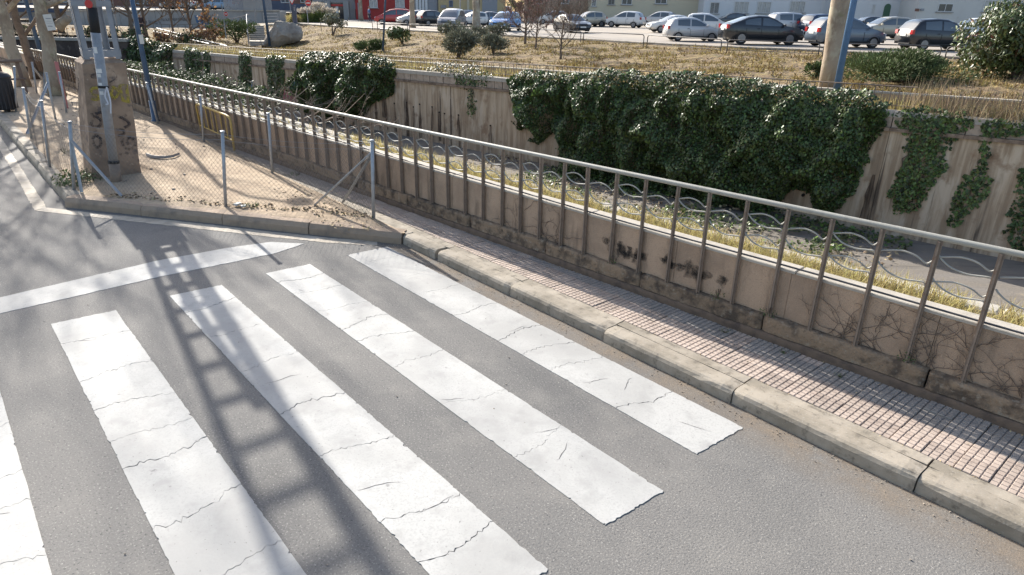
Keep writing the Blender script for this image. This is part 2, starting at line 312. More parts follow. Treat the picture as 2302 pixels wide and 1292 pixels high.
def stripe(name, s0, s1, n0, n1, seed, skew=0.0, crk=.5):
    """one painted bar of the crossing: pieces of thick paint parted by jagged cracks"""
    r = random.Random(seed); mb = MB(); cr = MB(); cuts = [s0]; x = s0 + r.uniform(.3, .6)
    while x < s1 - .25: cuts.append(x); x += r.uniform(.36, .85)*crk/.5
    cuts.append(s1); lines = []
    for i, c in enumerate(cuts):
        sl_ = r.uniform(-.12, .12) if 0 < i < len(cuts) - 1 else 0
        inner = 0 < i < len(cuts) - 1; amp = .011 if inner else .004; pts = []; N = 26
        for k in range(N + 1):
            t = k/N; pts.append((c + skew*(t - .5) + sl_*(t - .5) + r.gauss(0, amp)*(.4 if k in (0, N) else 1) + (.03*math.sin(t*5 + seed + i) if inner else 0), n0 + (n1 - n0)*t))
        lines.append(pts)
    for i in range(len(cuts) - 1):
        A = lines[i]; B = lines[i + 1]; g = r.uniform(.001, .0075)
        ga = [(p[0] + (g*r.uniform(.1, 1.3) if i else 0), p[1]) for p in A]; gb = [(p[0] - (g*r.uniform(.1, 1.3) if i < len(cuts) - 2 else 0), p[1]) for p in B]
        ln = max(4, int((B[0][0] - A[0][0])/.022))
        RAG[0] = -1; low = ragged(ga[0], gb[0], r); RAG[0] = 1; hi = ragged(gb[-1], ga[-1], r)
        poly = low + gb[1:-1] + hi + ga[1:-1][::-1]
        n = len(poly); k = len(mb.v)
        # fan-safe: triangulate as strip between low and hi by prism n-gon
        mb.prism(poly, .0005, .005)
    o = road.part(name, mb, M['paint'], world=False)
    for _ in range(4):                                              # hairline cracks inside the bar
        c0 = r.uniform(s0 + .1, s1 - .3); q0 = r.uniform(n0 + .02, n1 - .2); ln = r.uniform(.1, .3)
        pl = []; px, py = c0, q0; th = r.choice([1.2, 1.5, 1.9, .3])
        for k in range(8): pl.append((px, py)); px += math.cos(th)*ln/7 + r.gauss(0, .008); py += math.sin(th)*ln/7; py = min(py, n1 - .01)
        L, Rr = ribbon(pl, .0022)
        for k in range(len(L) - 1): cr.add([(*L[k], .0062), (*Rr[k], .0062), (*Rr[k + 1], .0062), (*L[k + 1], .0062)], [(0, 1, 2, 3)])
    build('crack', cr, M['crack'], o)
stripe('crosswalk_stripe', -.03, 5.04, -.76, -.22, 3, .03)
stripe('crosswalk_stripe', -.05, 5.10, -1.77, -1.25, 4, .03)
stripe('crosswalk_stripe', -.04, 5.10, -2.79, -2.27, 5, .03)
stripe('crosswalk_stripe', -.02, 5.10, -3.84, -3.30, 6, .03)
stripe('crosswalk_stripe', 0, 5.10, -4.88, -4.34, 8, .03)
def road_poly(name, pts, m, z=.004, z0=.0005, seed=1, seg=.06, amp=.006):
    r = random.Random(seed); L = [ST.l(at_z(*p)) for p in pts]; out = []
    for i in range(len(L)):
        a, b = L[i], L[(i + 1) % len(L)]; n = max(1, int(math.hypot(a[0] - b[0], a[1] - b[1])/seg)); out += jag(a, b, n, amp, r)[:-1]
    return road.part(name, MB().prism(out, z0, z), m, world=False)
road_poly('stop_line', [(0, 669), (180, 627), (360, 585), (520, 556), (610, 544), (684, 548), (620, 569), (520, 590), (360, 622), (180, 664), (0, 705), (-300, 775), (-300, 735)], M['paint'], seed=2)
road_poly('edge_line', [(107, 467), (240, 482), (400, 497), (600, 520), (740, 535), (848, 542), (848, 552), (740, 546), (600, 532), (400, 509), (240, 491), (80, 474)], M['paint_edge'], seed=3)
road_poly('edge_line', [(78, 473), (40, 404), (0, 337), (-120, 160), (-100, 160), (9, 319), (62, 400), (105, 467)], M['paint_edge'], seed=4)
mb = MB()                                                           # gritty sand washed against the kerb
M['grit'] = mat('gutter_sand', (.33, .255, .18), .97, [((.22, .165, .115), 20, .5, .7, .6)], [(120, .4, .004)])
def fade_across(mt, n0, n1):                                        # thins out away from the kerb
    t = mt.node_tree; N = t.nodes; L = t.links; tc = N.new('ShaderNodeTexCoord'); sx = N.new('ShaderNodeSeparateXYZ'); L.new(tc.outputs['Object'], sx.inputs[0])
    mr = N.new('ShaderNodeMapRange'); mr.inputs[1].default_value = n0; mr.inputs[2].default_value = n1; mr.interpolation_type = 'SMOOTHSTEP'; L.new(sx.outputs[1], mr.inputs[0])
    no = N.new('ShaderNodeTexNoise'); no.inputs['Scale'].default_value = 3.0; no.inputs['Detail'].default_value = 7; no.inputs['Roughness'].default_value = .7; L.new(tc.outputs['Object'], no.inputs['Vector'])
    m2 = N.new('ShaderNodeMapRange'); m2.inputs[1].default_value = .3; m2.inputs[2].default_value = .7; L.new(no.outputs[0], m2.inputs[0])
    mu = N.new('ShaderNodeMath'); mu.operation = 'MULTIPLY'; L.new(mr.outputs[0], mu.inputs[0]); L.new(m2.outputs[0], mu.inputs[1]); m3 = N.new('ShaderNodeMath'); m3.operation = 'MULTIPLY'; m3.inputs[1].default_value = .6; L.new(mu.outputs[0], m3.inputs[0]); L.new(m3.outputs[0], N['Principled BSDF'].inputs['Alpha'])
fade_across(M['grit'], -.5, -.02)
r_ = random.Random(5); low = [(-.2 + i*.12, -.55) for i in range(75)]
for i in range(74): mb.add([(low[i][0], low[i][1], .0035), (low[i + 1][0], low[i + 1][1], .0035), (low[i + 1][0], .01, .0035), (low[i][0], .01, .0035)], [(0, 1, 2, 3)])
props(road.part('gutter_sand', mb, M['grit'], world=False), kind='stuff')

# ---- pavement, kerb stones, tiles
pav = Thing('pavement', loc=(ST.o[0], ST.o[1], 0), rz=rz(ST), kind='structure')
mb = MB().prism([(-75, .29), (-2.4, .29), (-2.4, 1.0), (-75, -3.2)][:0] or [(-2.4, .285), (20, .285), (20, 2.0), (-2.4, .66)], -.1, ZP - .012)
pav.part('mortar_bed', mb, M['joint'], world=False)
mb = MB().prism([(-75, .06), (-2.39, .06), (-2.39, .66), (-75, -3.9)] if False else [(-13, .06), (-2.401, .06), (-2.401, .62), (-13, .62)], -.1, ZP - .004)
pav.part('paved_strip', mb, M['tile_grey'], world=False)
pav.part('concrete_apron', MB().prism([(-2.4, .058), (.06, .058), (.06, .284), (-2.4, .284)], -.1, ZP - .0035), M['kerb'], world=False)
def kerb_mesh(length, seed, wid=.17, h=.128, rough=.0014):
    r = random.Random(seed); mb = MB(); prof = [(0, -.03), (-.004, .085), (.008, .112), (.03, h - .003), (.06, h), (wid, h), (wid, -.03)]; n = max(3, int(length/.09)); k = len(prof)
    for i in range(n + 1):
        x = length*i/n; e = .012 if i in (0, n) else 0
        for j, (y, z) in enumerate(prof):
            q = rough if 0 < j < k - 1 else 0; mb.v.append((x, y + r.gauss(0, q) + (e if j in (1, 2, 3) else 0), z + r.gauss(0, q*.5) - (e*.6 if j in (2, 3, 4, 5) else 0)))
    for i in range(n):
        for j in range(k - 1): a = i*k + j; mb.f.append((a, a + k, a + k + 1, a + 1))
    mb.f += [tuple(range(k)), tuple(range(n*k, n*k + k))[::-1]]
    return mb
km = []
for sd_ in range(4):
    me = bpy.data.meshes.new('kerb_stone'); q = kerb_mesh(1.336, sd_); me.from_pydata(q.v, [], q.f); me.materials.append(M['kerb']); km.append(me)
es = []
for sd_ in range(3):
    me = bpy.data.meshes.new('edging_strip'); q = MB(); r = random.Random(sd_); n = 12
    for i in range(n + 1):
        x = 1.33*i/n
        for (y, z) in ((.174 + abs(r.gauss(0, .003)), -.02), (.174 + abs(r.gauss(0, .003)), ZP - .001), (.281, ZP + .002), (.281, -.02)): q.v.append((x, y, z + (r.gauss(0, .0015) if z > 0 else 0)))
    for i in range(n):
        for j in range(3): a = i*4 + j; q.f.append((a, a + 4, a + 5, a + 1))
    q.f += [(0, 1, 2, 3), (n*4 + 3, n*4 + 2, n*4 + 1, n*4)]
    me.from_pydata(q.v, [], q.f); me.materials.append(M['kerb']); es.append(me)
for i in range(-1, 10):
    x = .78 + 1.344*i if i >= 0 else .05
    if i == -1:
        q = kerb_mesh(.722, 9); build('kerb_stone', q, M['kerb'], pav.o); o = link('edging_strip', es[0], None, pav.o, loc=(.05, 0, 0)); o.scale = (.54, 1, 1); continue
    o = link('kerb_stone', km[i % 4], None, pav.o, loc=(x, random.gauss(0, .004), random.gauss(0, .002))); o.rotation_euler = (0, 0, random.gauss(0, .003))
    link('edging_strip', es[i % 3], None, pav.o, loc=(x, 0, 0))
for i in range(-9, 0): link('kerb_edging', es[i % 3], None, pav.o, loc=(1.34*i + .02, -.12, .004))
kl = [ST.l(at_z(*p)) for p in [(888, 548), (600, 512), (390, 491), (150, 466)]]
def kerb_run(a, b, cnt, m, seed):
    L = math.hypot(b[0] - a[0], b[1] - a[1]); ang = math.atan2(b[1] - a[1], b[0] - a[0]); st = L/cnt
    for i in range(cnt):
        q = kerb_mesh(st - .012, seed + i,   .2, .152, .002); o = build('kerb_stone', q, m, pav.o); t = i/cnt
        o.location = (a[0] + (b[0] - a[0])*t, a[1] + (b[1] - a[1])*t, 0); o.rotation_euler = (0, random.gauss(0, .004), ang + random.gauss(0, .006))
kerb_run((-4.37, -3.03), (.02, -.02), 4, M['kerb_dirt'], 20)
kerb_run((-32, -2.93), (-4.45, -2.99), 20, M['kerb'], 40)
def tile_mesh(seed):
    mb = MB(); r = random.Random(seed); S = .2; mb.box((.1, .1, -.02), (S - .003, S - .003, .036))
    for i in range(4):
        for j in range(4):
            w_, h_ = S/4 - .0062, S/4 - .0042; x, y = S/8 + i*S/4, S/8 + j*S/4; z = .0045 + r.gauss(0, .0004)
            mb.v += [(x - w_/2, y - h_/2, -.0008), (x + w_/2, y - h_/2, -.0008), (x + w_/2, y + h_/2, -.0008), (x - w_/2, y + h_/2, -.0008)]
            w2, h2 = w_/2 - .0035, h_/2 - .003; mb.v += [(x - w2, y - h2, z), (x + w2, y - h2, z), (x + w2, y + h2, z), (x - w2, y + h2, z)]
            k = len(mb.v) - 8; mb.f += [(k + 4, k + 5, k + 6, k + 7)] + [(k + a, k + (a + 1) % 4, k + 4 + (a + 1) % 4, k + 4 + a) for a in range(4)]
    me = bpy.data.meshes.new('paving_tile'); me.from_pydata(mb.v, [], mb.f); me.update(); return me
tm = [tile_mesh(i) for i in range(3)]; tm2 = [t.copy() for t in tm]
for t in tm: t.materials.append(M['tile'])
for t in tm2: t.materials.append(M['tile_grey'])
for i in range(56):
    s_ = -2.38 + i*.201
    for j in range(5):
        n_ = .288 + j*.201
        if n_ > .755 + .063*(s_ + .2) - .07: continue
        meshes = tm if (j < 2 or random.random() < .06) else tm2
        o = link('paving_tile', meshes[(i*3 + j) % 3], None, pav.o, loc=(s_, n_, ZP - .002 + random.gauss(0, .002))); o.rotation_euler = (random.gauss(0, .007), random.gauss(0, .007), random.gauss(0, .006))

# ---- sandy corner plot
def dirt():
    mb = MB(); bx = [(-4.3, -2.86), (.0, .05)]
    nx, ny = 90, 22
    for i in range(nx + 1):
        s_ = .0 - 62*(i/nx)**1.8
        lo = -2.84 if s_ < -4.25 else -2.84 + (s_ + 4.25)/4.25*2.86
        hi = .055
        for j in range(ny + 1):
            n_ = lo + (hi - lo)*j/ny; p = ST.w(s_, n_)
            e = min(1, j/3, (ny - j)/3); z = .142 + e*(.035*noise.noise(Vector((p[0]*.9, p[1]*.9, 0))) + .012*noise.noise(Vector((p[0]*4, p[1]*4, 3))) + .02)
            if hi - lo < .3: z = .142
            mb.v.append((p[0], p[1], z))
    for i in range(nx):
        for j in range(ny): a = i*(ny + 1) + j; mb.f.append((a, a + ny + 1, a + ny + 2, a + 1))
    return mb
DB = dirt(); props(build('dirt_ground', DB, M['dirt'], None, True), kind='structure')
lp = [(-62.5, 1.5, .02), (-62.5, .06, .02), (-13.02, .06, .02), (-13.02, .62, .02)]

# ---- channel: planter ledge, bed
led = Thing('planter_ledge', loc=(WL.o[0], WL.o[1], 0), rz=rz(WL), kind='structure')
mb = MB().prism([(-70, .165), (25, .165), (25, .8), (-70, .8)], .3, .60); led.part('planter_soil', mb, M['soil'], world=False)
for i in range(34): led.part('lip_slab', MB().chamfer((-52 + i*2.0 + 1, .9 + random.gauss(0, .004), .0), (1.985, .2, 1.28 + random.gauss(0, .01)), .02), M['coping'], world=False)
led.part('ledge_wall', MB().box((-20, .62, -1.6), (100, .7, 2.6)), M['wall_far'], world=False)
bed = MB(); nx, ny = 80, 14
for i in range(nx + 1):
    for j in range(ny + 1):
        p = WL.w(-75 + 110*i/nx, .97 + 13.5*j/ny - (.0 if j < ny else 0)); bed.v.append((p[0], p[1], -2.5 + .04*noise.noise(Vector((p[0]*.5, p[1]*.5, 0)))))
for i in range(nx):
    for j in range(ny): a = i*(ny + 1) + j; bed.f.append((a, a + ny + 1, a + ny + 2, a + 1))
bo = (float(WL.o[0]), float(WL.o[1]), -2.5); props(build('channel_bed', bed, M['bed'], None, True, bo, bo), kind='structure')

# ---- bank, car park, ground beyond
def zc(x): return .59 + .0172*x                                     # top of the far wall
def zuw(x): return .93 + .0222*x
def zft(x): return 1.15 + .0218*x
cols = []                                                           # (near, foot, top, back)
def near_of(px):
    lo, hi = -70.0, 30.0
    for _ in range(50):
        md = (lo + hi)/2; p = FAR.w(md, 1.06, 0); v = p - EYE; x = PW/2 + FPX*(v@RT)/(v@FW)
        # bearing only: evaluate at wall height
        p[2] = zuw(md); v = p - EYE; x = PW/2 + FPX*(v@RT)/(v@FW)
        if x < px: lo = md
        else: hi = md
    p = FAR.w(md, 1.06, zuw(md) - .06); return p
for px, Yf, zf, zt, Yt in [(-500, 56, .35, -.0, 80), (-100, 56, .35, -.05, 80), (150, 55, .3, -.1, 80), (290, 54, .25, -.15, 80)]:
    nr = at_y(px, 50, 48.6); nr[2] = .42; f = at_y(px, 50, Yf); f[2] = zf; t = at_y(px, 50, Yt); t[2] = zt; cols.append((nr, f, t))
for px, fy, Yf, ty, Yt in [(340, 95, 52, 64, 80), (400, 98, 52.5, 63, 80), (480, 101, 54, 67, 79), (545, 104, 56, 62, 76), (556, 106, 57, 58, 71), (600, 107, 57.5, 57, 70)]:
    cols.append((near_of(px), at_y(px, fy, Yf), at_y(px, ty, Yt)))
for px, fy, Yf, ty in [(672, 110, 53, 54), (771, 112, 46, 61.5), (840, 115, 42, 65.5), (992, 125, 36, 73.5), (1144, 135, 32.5, 82), (1340, 147, 29, 91.5), (1448, 152, 27.5, 98.5), (1624, 160, 25.5, 107.5),
                       (1820, 176, 23.5, 115), (2000, 193, 21, 124), (2127, 201, 19.5, 131), (2302, 216, 17.5, 140), (2700, 260, 14, 165)]:
    cols.append((near_of(px), at_y(px, fy, Yf), lot(px, ty)))
EDGE = [c[2] for c in cols]
bk = MB(); NU, NV = 8, 26
rows = []
for ci in range(len(cols) - 1):
    for u in range(NU + (1 if ci == len(cols) - 2 else 0)):
        t = u/NU; P = [a*(1 - t) + b*t for a, b in zip(cols[ci], cols[ci + 1])]; row = []
        for v in range(NV + 1):
            q = v/NV; k = .45
            p = P[0] + (P[1] - P[0])*(q/k) if q < k else P[1] + (P[2] - P[1])*((q - k)/(1 - k)); p = p.copy(); e = min(1, v/3, (NV - v)/2)
            p[2] += e*(.16*noise.noise(Vector((p[0]*.35, p[1]*.35, 0))) + .09*noise.noise(Vector((p[0]*1.3, p[1]*1.3, 2)))); row.append(p)
        rows.append(row)
for row in rows: bk.v += [tuple(p) for p in row]
for i in range(len(rows) - 1):
    for v in range(NV): a = i*(NV + 1) + v; bk.f.append((a, a + NV + 1, a + NV + 2, a + 1))
bko = tuple(map(float, cols[12][1])); props(build('grass_bank', bk, M['bank'], None, True, bko, bko), kind='structure')
lm = MB(); k0 = 9                                                   # car park sheet behind the kerb edge
pts = EDGE[k0:]
for p in pts: lm.v.append((p[0], p[1], zlot(p[0]) - .0)); 
for p in pts: lm.v.append((p[0]*1.9 + (4 if p[0] > 20 else 0), 175, zlot(p[0]*1.9)))
n_ = len(pts)
for i in range(n_ - 1): lm.f.append((i, i + 1, n_ + i + 1, n_ + i))
props(build('parking_lot', lm, M['lot']), kind='structure')
lg = MB()
for i in range(k0 + 1):
    p = cols[i][2]; lg.v += [tuple(p), (p[0]*1.7, 150, p[2])]
for i in range(k0): lg.f.append((2*i, 2*i + 2, 2*i + 3, 2*i + 1))
props(build('footpath', lg, M['leftground']), kind='structure')
kb = Thing('parking_kerb', kind='structure')
for i in range(k0, len(EDGE) - 1):
    a, b = EDGE[i], EDGE[i + 1]; n_ = max(1, int(np.linalg.norm(b - a)/1.9)); ang = math.atan2(b[1] - a[1], b[0] - a[0])
    for k in range(n_):
        c = a + (b - a)*((k + .5)/n_); kb.part('kerb_stone', MB().chamfer((c[0], c[1], c[2] - .06), (np.linalg.norm(b - a)/n_ - .02, .3, .34), .03, ang), M['kerb'])
BV = BVHTree.FromPolygons([Vector(v) for v in bk.v] + [Vector(v) for v in lm.v] + [Vector(v) for v in DB.v] + [Vector(v) for v in lg.v],
     [tuple(f) for f in bk.f] + [tuple(i + len(bk.v) for i in f) for f in lm.f] + [tuple(i + len(bk.v) + len(lm.v) for i in f) for f in DB.f] + [tuple(i + len(bk.v) + len(lm.v) + len(DB.v) for i in f) for f in lg.f])
def hit(x, y):                                                      # ground point seen along a sight line
    h = BV.ray_cast(Vector(EYE), Vector(ray(x, y)).normalized()); return np.array(h[0]) if h[0] else at_z(x, y, 0.0)
def drop(x, y, z0=30):
    h = BV.ray_cast(Vector((x, y, z0)), Vector((0, 0, -1))); return h[0].z if h[0] else 0.0

# ================================================================== PARAPET WALL AND RAILING
def rough_box(x0, x1, y0, y1, z0, z1, seg, amp, seed, chip=0.0):
    """a stone block as a lumpy grid box: front, top and ends"""
    mb = MB(); r = random.Random(seed); nx = max(3, int((x1 - x0)/seg)); prof = []
    hz = z1 - z0
    for t in np.linspace(0, 1, 5): prof.append((y0, z0 + hz*.9*t))
    prof += [(y0 + .012, z1 - .006), (y0 + .04, z1), (y0 + (y1 - y0)*.6, z1), (y1, z1), (y1, z0)]
    k = len(prof); off = Vector((seed*3.7, seed*1.3, 0))
    for i in range(nx + 1):
        x = x0 + (x1 - x0)*i/nx; e = 1 if i in (0, nx) else 0
        for j, (y, z) in enumerate(prof):
            q = noise.noise(Vector((x*5, z*9, y*5)) + off)*amp + noise.noise(Vector((x*17, z*22, y*17)) + off)*amp*.6
            front = j < 7
            mb.v.append((x, y - (q if front else 0) + e*.012*front - (chip if False else 0), z + (q*.8 if 3 < j < 9 else 0)))
    for i in range(nx):
        for j in range(k - 1): a = i*k + j; mb.f.append((a, a + k, a + k + 1, a + 1))
    mb.f += [tuple(range(k)), tuple(range(nx*k, nx*k + k))[::-1]]
    return mb
PW_ = Thing('parapet_wall', 'long low roughcast parapet wall beside the pavement, on a base of mossy stones', 'wall', (WL.o[0], WL.o[1], 0), rz(WL))
for i in range(-17, 8):                                             # stones 1.335 m long
    x0 = 4.46 + (i - 3)*1.335
    PW_.part('plinth_stone', rough_box(x0 + .008, x0 + 1.327, -.062 + random.gauss(0, .005), .03, .205, .352 + random.gauss(0, .006), .05, .016, i + 40), M['plinth'], world=False, smooth=True)
PW_.part('base_course', rough_box(-26, 9.8, -.075, .03, .05, .203, .12, .006, 5), M['base_course'], world=False, smooth=True)
PW_.part('plain_base', MB().box((-43, -.02, .2), (34, .1, .34)), M['base_course'], world=False)
for i in range(-22, 8):
    x0 = 4.62 + (i - 3)*1.14; q = MB(); q.box((x0 + .57, .08 + random.gauss(0, .002), .565), (1.136, .16, .45)); PW_.part('wall_panel', q, M['render'], world=False)
PW_.part('wall_panel', MB().box((-45, .08, .565), (40, .16, .45)), M['render'], world=False)
PW_.part('wall_core', MB().box((-20, .085, .565), (60, .13, .44)), M['joint'], world=False)
for i in range(-12, 5):
    x0 = i*2.28 + .1; q = MB().chamfer((x0 + 1.135, .078, .801), (2.268, .185, .026), .006); PW_.part('coping_strip', q, M['coping'], world=False)
PW_.part('coping_strip', MB().box((-46, .078, .80), (37.2, .185, .026)), M['coping'], world=False)

RL = Thing('railing', 'grey steel railing with lens shaped bars fixed along the parapet wall', 'railing', (WL.o[0], WL.o[1], 0), rz(WL))
def zr(s): return 1.298 + .0122*s if s > -1 else 1.286 + .0095*(s + 1)
rp = [(x, -.022, zr(x)) for x in list(np.arange(-62, 9.6, 1.0)) + [9.6]]
RL.part('handrail', MB().tube(rp, .0235, 10), M['rail_paint'], world=False, smooth=True)
RL.part('lower_rail', MB().tube([(x, -.03, .842 + .006*math.sin(x*1.7)) for x in np.arange(-62, 9.7, .4)], .0085, 6), M['steel_dark'], world=False, smooth=True)
posts = [.70 - .345*k for k in range(76)][::-1] + [1.045, 1.36, 1.676, 2.01, 2.355, 2.72, 3.08, 3.425, 3.785, 4.14, 4.505, 4.868, 5.245, 5.63, 6.02, 6.4, 6.78, 7.16, 7.54, 7.92, 8.3, 8.7]
pm_ = {}
for x in posts:
    q = MB(); h = zr(x) - .02; q.box((0, 0, (h + .35)/2), (.037, .012, h - .35)); q.box((0, .0, (h + .35)/2), (.012, .056, h - .354))
    o = RL.part('post', q, M['post_paint'], world=False); o.location = (x, -.032, 0); o.rotation_euler = (0, random.gauss(0, .009), random.gauss(0, .05))
def smooth_curve(pts, n=16):
    out = []; P = [pts[0]] + list(pts) + [pts[-1]]
    for i in range(1, len(P) - 2):
        for k in range(n//(len(pts) - 1) + 1):
            t = k/(n//(len(pts) - 1) + 1); a, b, c, d = [np.array(q) for q in P[i - 1:i + 3]]
            out.append(.5*((2*b) + (-a + c)*t + (2*a - 5*b + 4*c - d)*t*t + (-a + 3*b - 3*c + d)*t**3))
    out.append(np.array(pts[-1])); return out
HUMP = [(0, .0), (.05, .014), (.15, .036), (.25, .022), (.32, -.014), (.345, -.008), (.362, .012)]
DIP = [(0, .04), (.03, .010), (.10, -.030), (.20, -.048), (.30, -.036), (.345, -.034), (.362, -.06)]
def bar(x0, wdt, z, shape, r=.0075, n=16, sides=5):
    return [(x0 + p[0]/.362*wdt, -.03, z + p[1]) for p in smooth_curve(shape, n)], r, sides
far_bars = MB()
for i in range(len(posts) - 1):
    x0 = posts[i] + .016; wd = posts[i + 1] - posts[i] - .032; dz = zr(x0) - 1.345; A = i % 2 == 1
    jobs = []
    if A: jobs = [(1.205, HUMP, 1), (1.178, DIP, 1), (1.012, HUMP, 2), (1.0, DIP, 2)]
    else: jobs = [(1.158, HUMP, 1), (1.03, DIP, 2)]
    near_ = posts[i] > -9
    for lvl in (1, 2):
        q = MB() if near_ else far_bars
        for (z, sh, L) in jobs:
            if L == lvl: p, r, sd_ = bar(x0, wd, z + dz, sh, .0068, 18 if near_ else 8, 6 if near_ else 4); q.tube(p, r, sd_)
        if near_: RL.part('scroll_bar', q, M['rail_paint'], world=False, smooth=True)
props(RL.part('scroll_bars', far_bars, M['rail_paint'], world=False), kind='stuff')

# ================================================================== RETAINING WALL ACROSS THE CHANNEL
FWt = Thing('retaining_wall', 'tall stained retaining wall with block capping across the channel, ivy hanging over it', 'wall', (FAR.o[0], FAR.o[1], 0), rz(FAR))
X0, X1 = -66.0, 14.0
def slant(mb, x0, x1, y0, y1, zb0, zb1, zt0, zt1):
    return mb.add([(x0, y0, zb0), (x1, y0, zb1), (x1, y1, zb1), (x0, y1, zb0), (x0, y0, zt0), (x1, y0, zt1), (x1, y1, zt1), (x0, y1, zt0)], [(0, 3, 2, 1), (4, 5, 6, 7), (0, 1, 5, 4), (1, 2, 6, 5), (2, 3, 7, 6), (3, 0, 4, 7)])
x = X0; k = 0
while x < X1 - .1:
    x2 = min(x + 3.2, X1); FWt.part('wall_panel', slant(MB(), x + .006, x2 - .006, random.gauss(0, .006), .3, -2.7, -2.7, zc(x) - .49, zc(x2) - .49), M['wall_far'], world=False); x = x2
FWt.part('wall_core', slant(MB(), X0, X1, .03, .85, -2.75, -2.75, zc(X0) - .06, zc(X1) - .06), M['joint'], world=False)
x = X0
while x < X1 - .1:
    x2 = min(x + 1.6, X1); FWt.part('moulding', slant(MB(), x + .004, x2 - .004, -.07 + random.gauss(0, .004), .1, zc(x) - .487, zc(x2) - .487, zc(x) - .40, zc(x2) - .40), M['moulding'], world=False); x = x2
x = -50.0; k = 0
while x < 8:
    x2 = x + .40; q = random.gauss(0, .006)
    FWt.part('capping_block', slant(MB(), x + .014, x2 - .014, -.014 + q, .25, zc(x) - .395, zc(x2) - .395, zc(x) - .148, zc(x2) - .148), M['block'], world=False)
    x = x2
x = X0
while x < X1 - .1:
    x2 = min(x + 1.2, X1); q = random.gauss(0, .006)
    FWt.part('capping_slab', slant(MB(), x + .006, x2 - .006, -.045 + q, .3, zc(x) - .142, zc(x2) - .142, zc(x) + random.gauss(0, .004), zc(x2)), M['coping'], world=False); x = x2
st = MB(); rs = random.Random(11); holes = MB()
def streak(x, zt, h, wd):
    n = 9; L = []; Rr = []
    for i in range(n + 1):
        t = i/n; ww = wd/2*(.35 + .65*min(1, t*2.2))*(.8 + .4*rs.random()); L.append((x - ww, -.022, zt - h*t)); Rr.append((x + ww, -.022, zt - h*t))
    st.add(L + Rr, [(i, i + 1, n + 2 + i, n + 1 + i) for i in range(n)])
for (px, y0, y1) in [(915, 230, 290), (944, 234, 300), (972, 240, 305), (988, 252, 300), (1000, 255, 312), (1031, 258, 320), (867, 222, 275), (887, 232, 280), (1103, 282, 330), (930, 240, 290), (845, 225, 262)]:
    a = FAR.plane(px, y0); b = FAR.plane(px, y1); streak(a[0], a[1], a[1] - b[1] + .3, .2); holes.disc((a[0], -.02, a[1]), (0, 1, 0), .03, 8, .03)
for _ in range(46):
    x = rs.uniform(-45, -13); streak(x, zc(x) - .6 - rs.uniform(0, .8), rs.uniform(.8, 1.9), rs.uniform(.08, .26))
for (px, y0, y1, wd) in [(1965, 392, 500, .2), (2060, 350, 470, .12)]:
    a = FAR.plane(px, y0); b = FAR.plane(px, y1); streak(a[0], a[1], a[1] - b[1], wd)
for px, py in [(1828, 370), (1806, 438), (1792, 501), (1960, 300)]: a = FAR.plane(px, py); holes.disc((a[0], -.02, a[1]), (0, 1, 0), .045, 10, .04)
props(FWt.part('water_stains', st, M['stain'], world=False), kind='stuff'); FWt.part('weep_holes', holes, M['pipe_dark'], world=False)
# spray paint on the far wall: pink drips under blue strokes
def strokes(thing, name, pls, width, m, y, parent_frame=FAR, flat=.004):
    mb = MB()
    for pl in pls:
        P = [parent_frame.plane(*p) for p in pl]; n = len(P)
        for i in range(n - 1):
            (xa, za), (xb, zb) = P[i], P[i + 1]; dx, dz = xb - xa, zb - za; L = math.hypot(dx, dz) or 1; ox, oz = -dz/L*width/2, dx/L*width/2; ex, ez = dx/L*width*.3, dz/L*width*.3
            yy = y - .0006*i; mb.add([(xa - ex + ox, yy, za - ez + oz), (xb + ex + ox, yy, zb + ez + oz), (xb + ex - ox, yy, zb + ez - oz), (xa - ex - ox, yy, za - ez - oz)], [(0, 1, 2, 3)])
    return props(thing.part(name, mb, m, world=False), kind='stuff')
strokes(FWt, 'graffiti', [[(641, 192), (640, 222)], [(648, 200), (648, 226)], [(657, 192), (656, 228)], [(663, 206), (676, 206)], [(664, 195), (664, 226)], [(674, 192), (674, 224)], [(680, 198), (680, 226)]], .17, M['gpink'], -.03)
strokes(FWt, 'graffiti', [[(650, 186), (650, 198)], [(660, 190), (664, 184), (668, 190), (671, 200), (670, 190), (672, 184)]], .15, M['gblue'], -.034)
strokes(FWt, 'graffiti', [[(562, 178), (561, 205)], [(568, 182), (566, 206)], [(542, 186), (542, 206)]], .12, M['gblue'], -.034)

FL = Thing('shoulder', loc=(FAR.o[0], FAR.o[1], 0), rz=rz(FAR), kind='structure')
FL.part('ledge_soil', slant(MB(), X0, X1, .3, .9, -2, -2, zc(X0) - .04, zc(X1) - .04), M['soil'], world=False)
UW = Thing('low_wall', 'low concrete wall with pale top at the foot of the grass bank', 'wall', (FAR.o[0], FAR.o[1], 0), rz(FAR))
x = X0
while x < X1 - .1:
    x2 = min(x + 2.5, X1); UW.part('wall_section', slant(MB(), x + .005, x2 - .005, .9, 1.07, zc(x) - .3, zc(x2) - .3, zuw(x) - .03, zuw(x2) - .03), M['render'], world=False)
    UW.part('coping_slab', slant(MB(), x + .006, x2 - .006, .885, 1.085, zuw(x) - .028, zuw(x2) - .028, zuw(x) + .02, zuw(x2) + .02), M['coping'], world=False); x = x2
IF = Thing('picket_fence', 'low rusty iron picket fence half lost in dry grass on top of the retaining wall', 'fence', (FAR.o[0], FAR.o[1], 0), rz(FAR))
IF.part('top_rail', MB().tube([(x, .36, zft(x)) for x in np.arange(X0, 2.5, 1.5)], .016, 6), M['post_paint'], world=False)
IF.part('bottom_rail', MB().tube([(x, .36, zc(x) + .1) for x in np.arange(X0, 2.5, 1.5)], .012, 5), M['post_paint'], world=False)
x = -46.0; pk = None
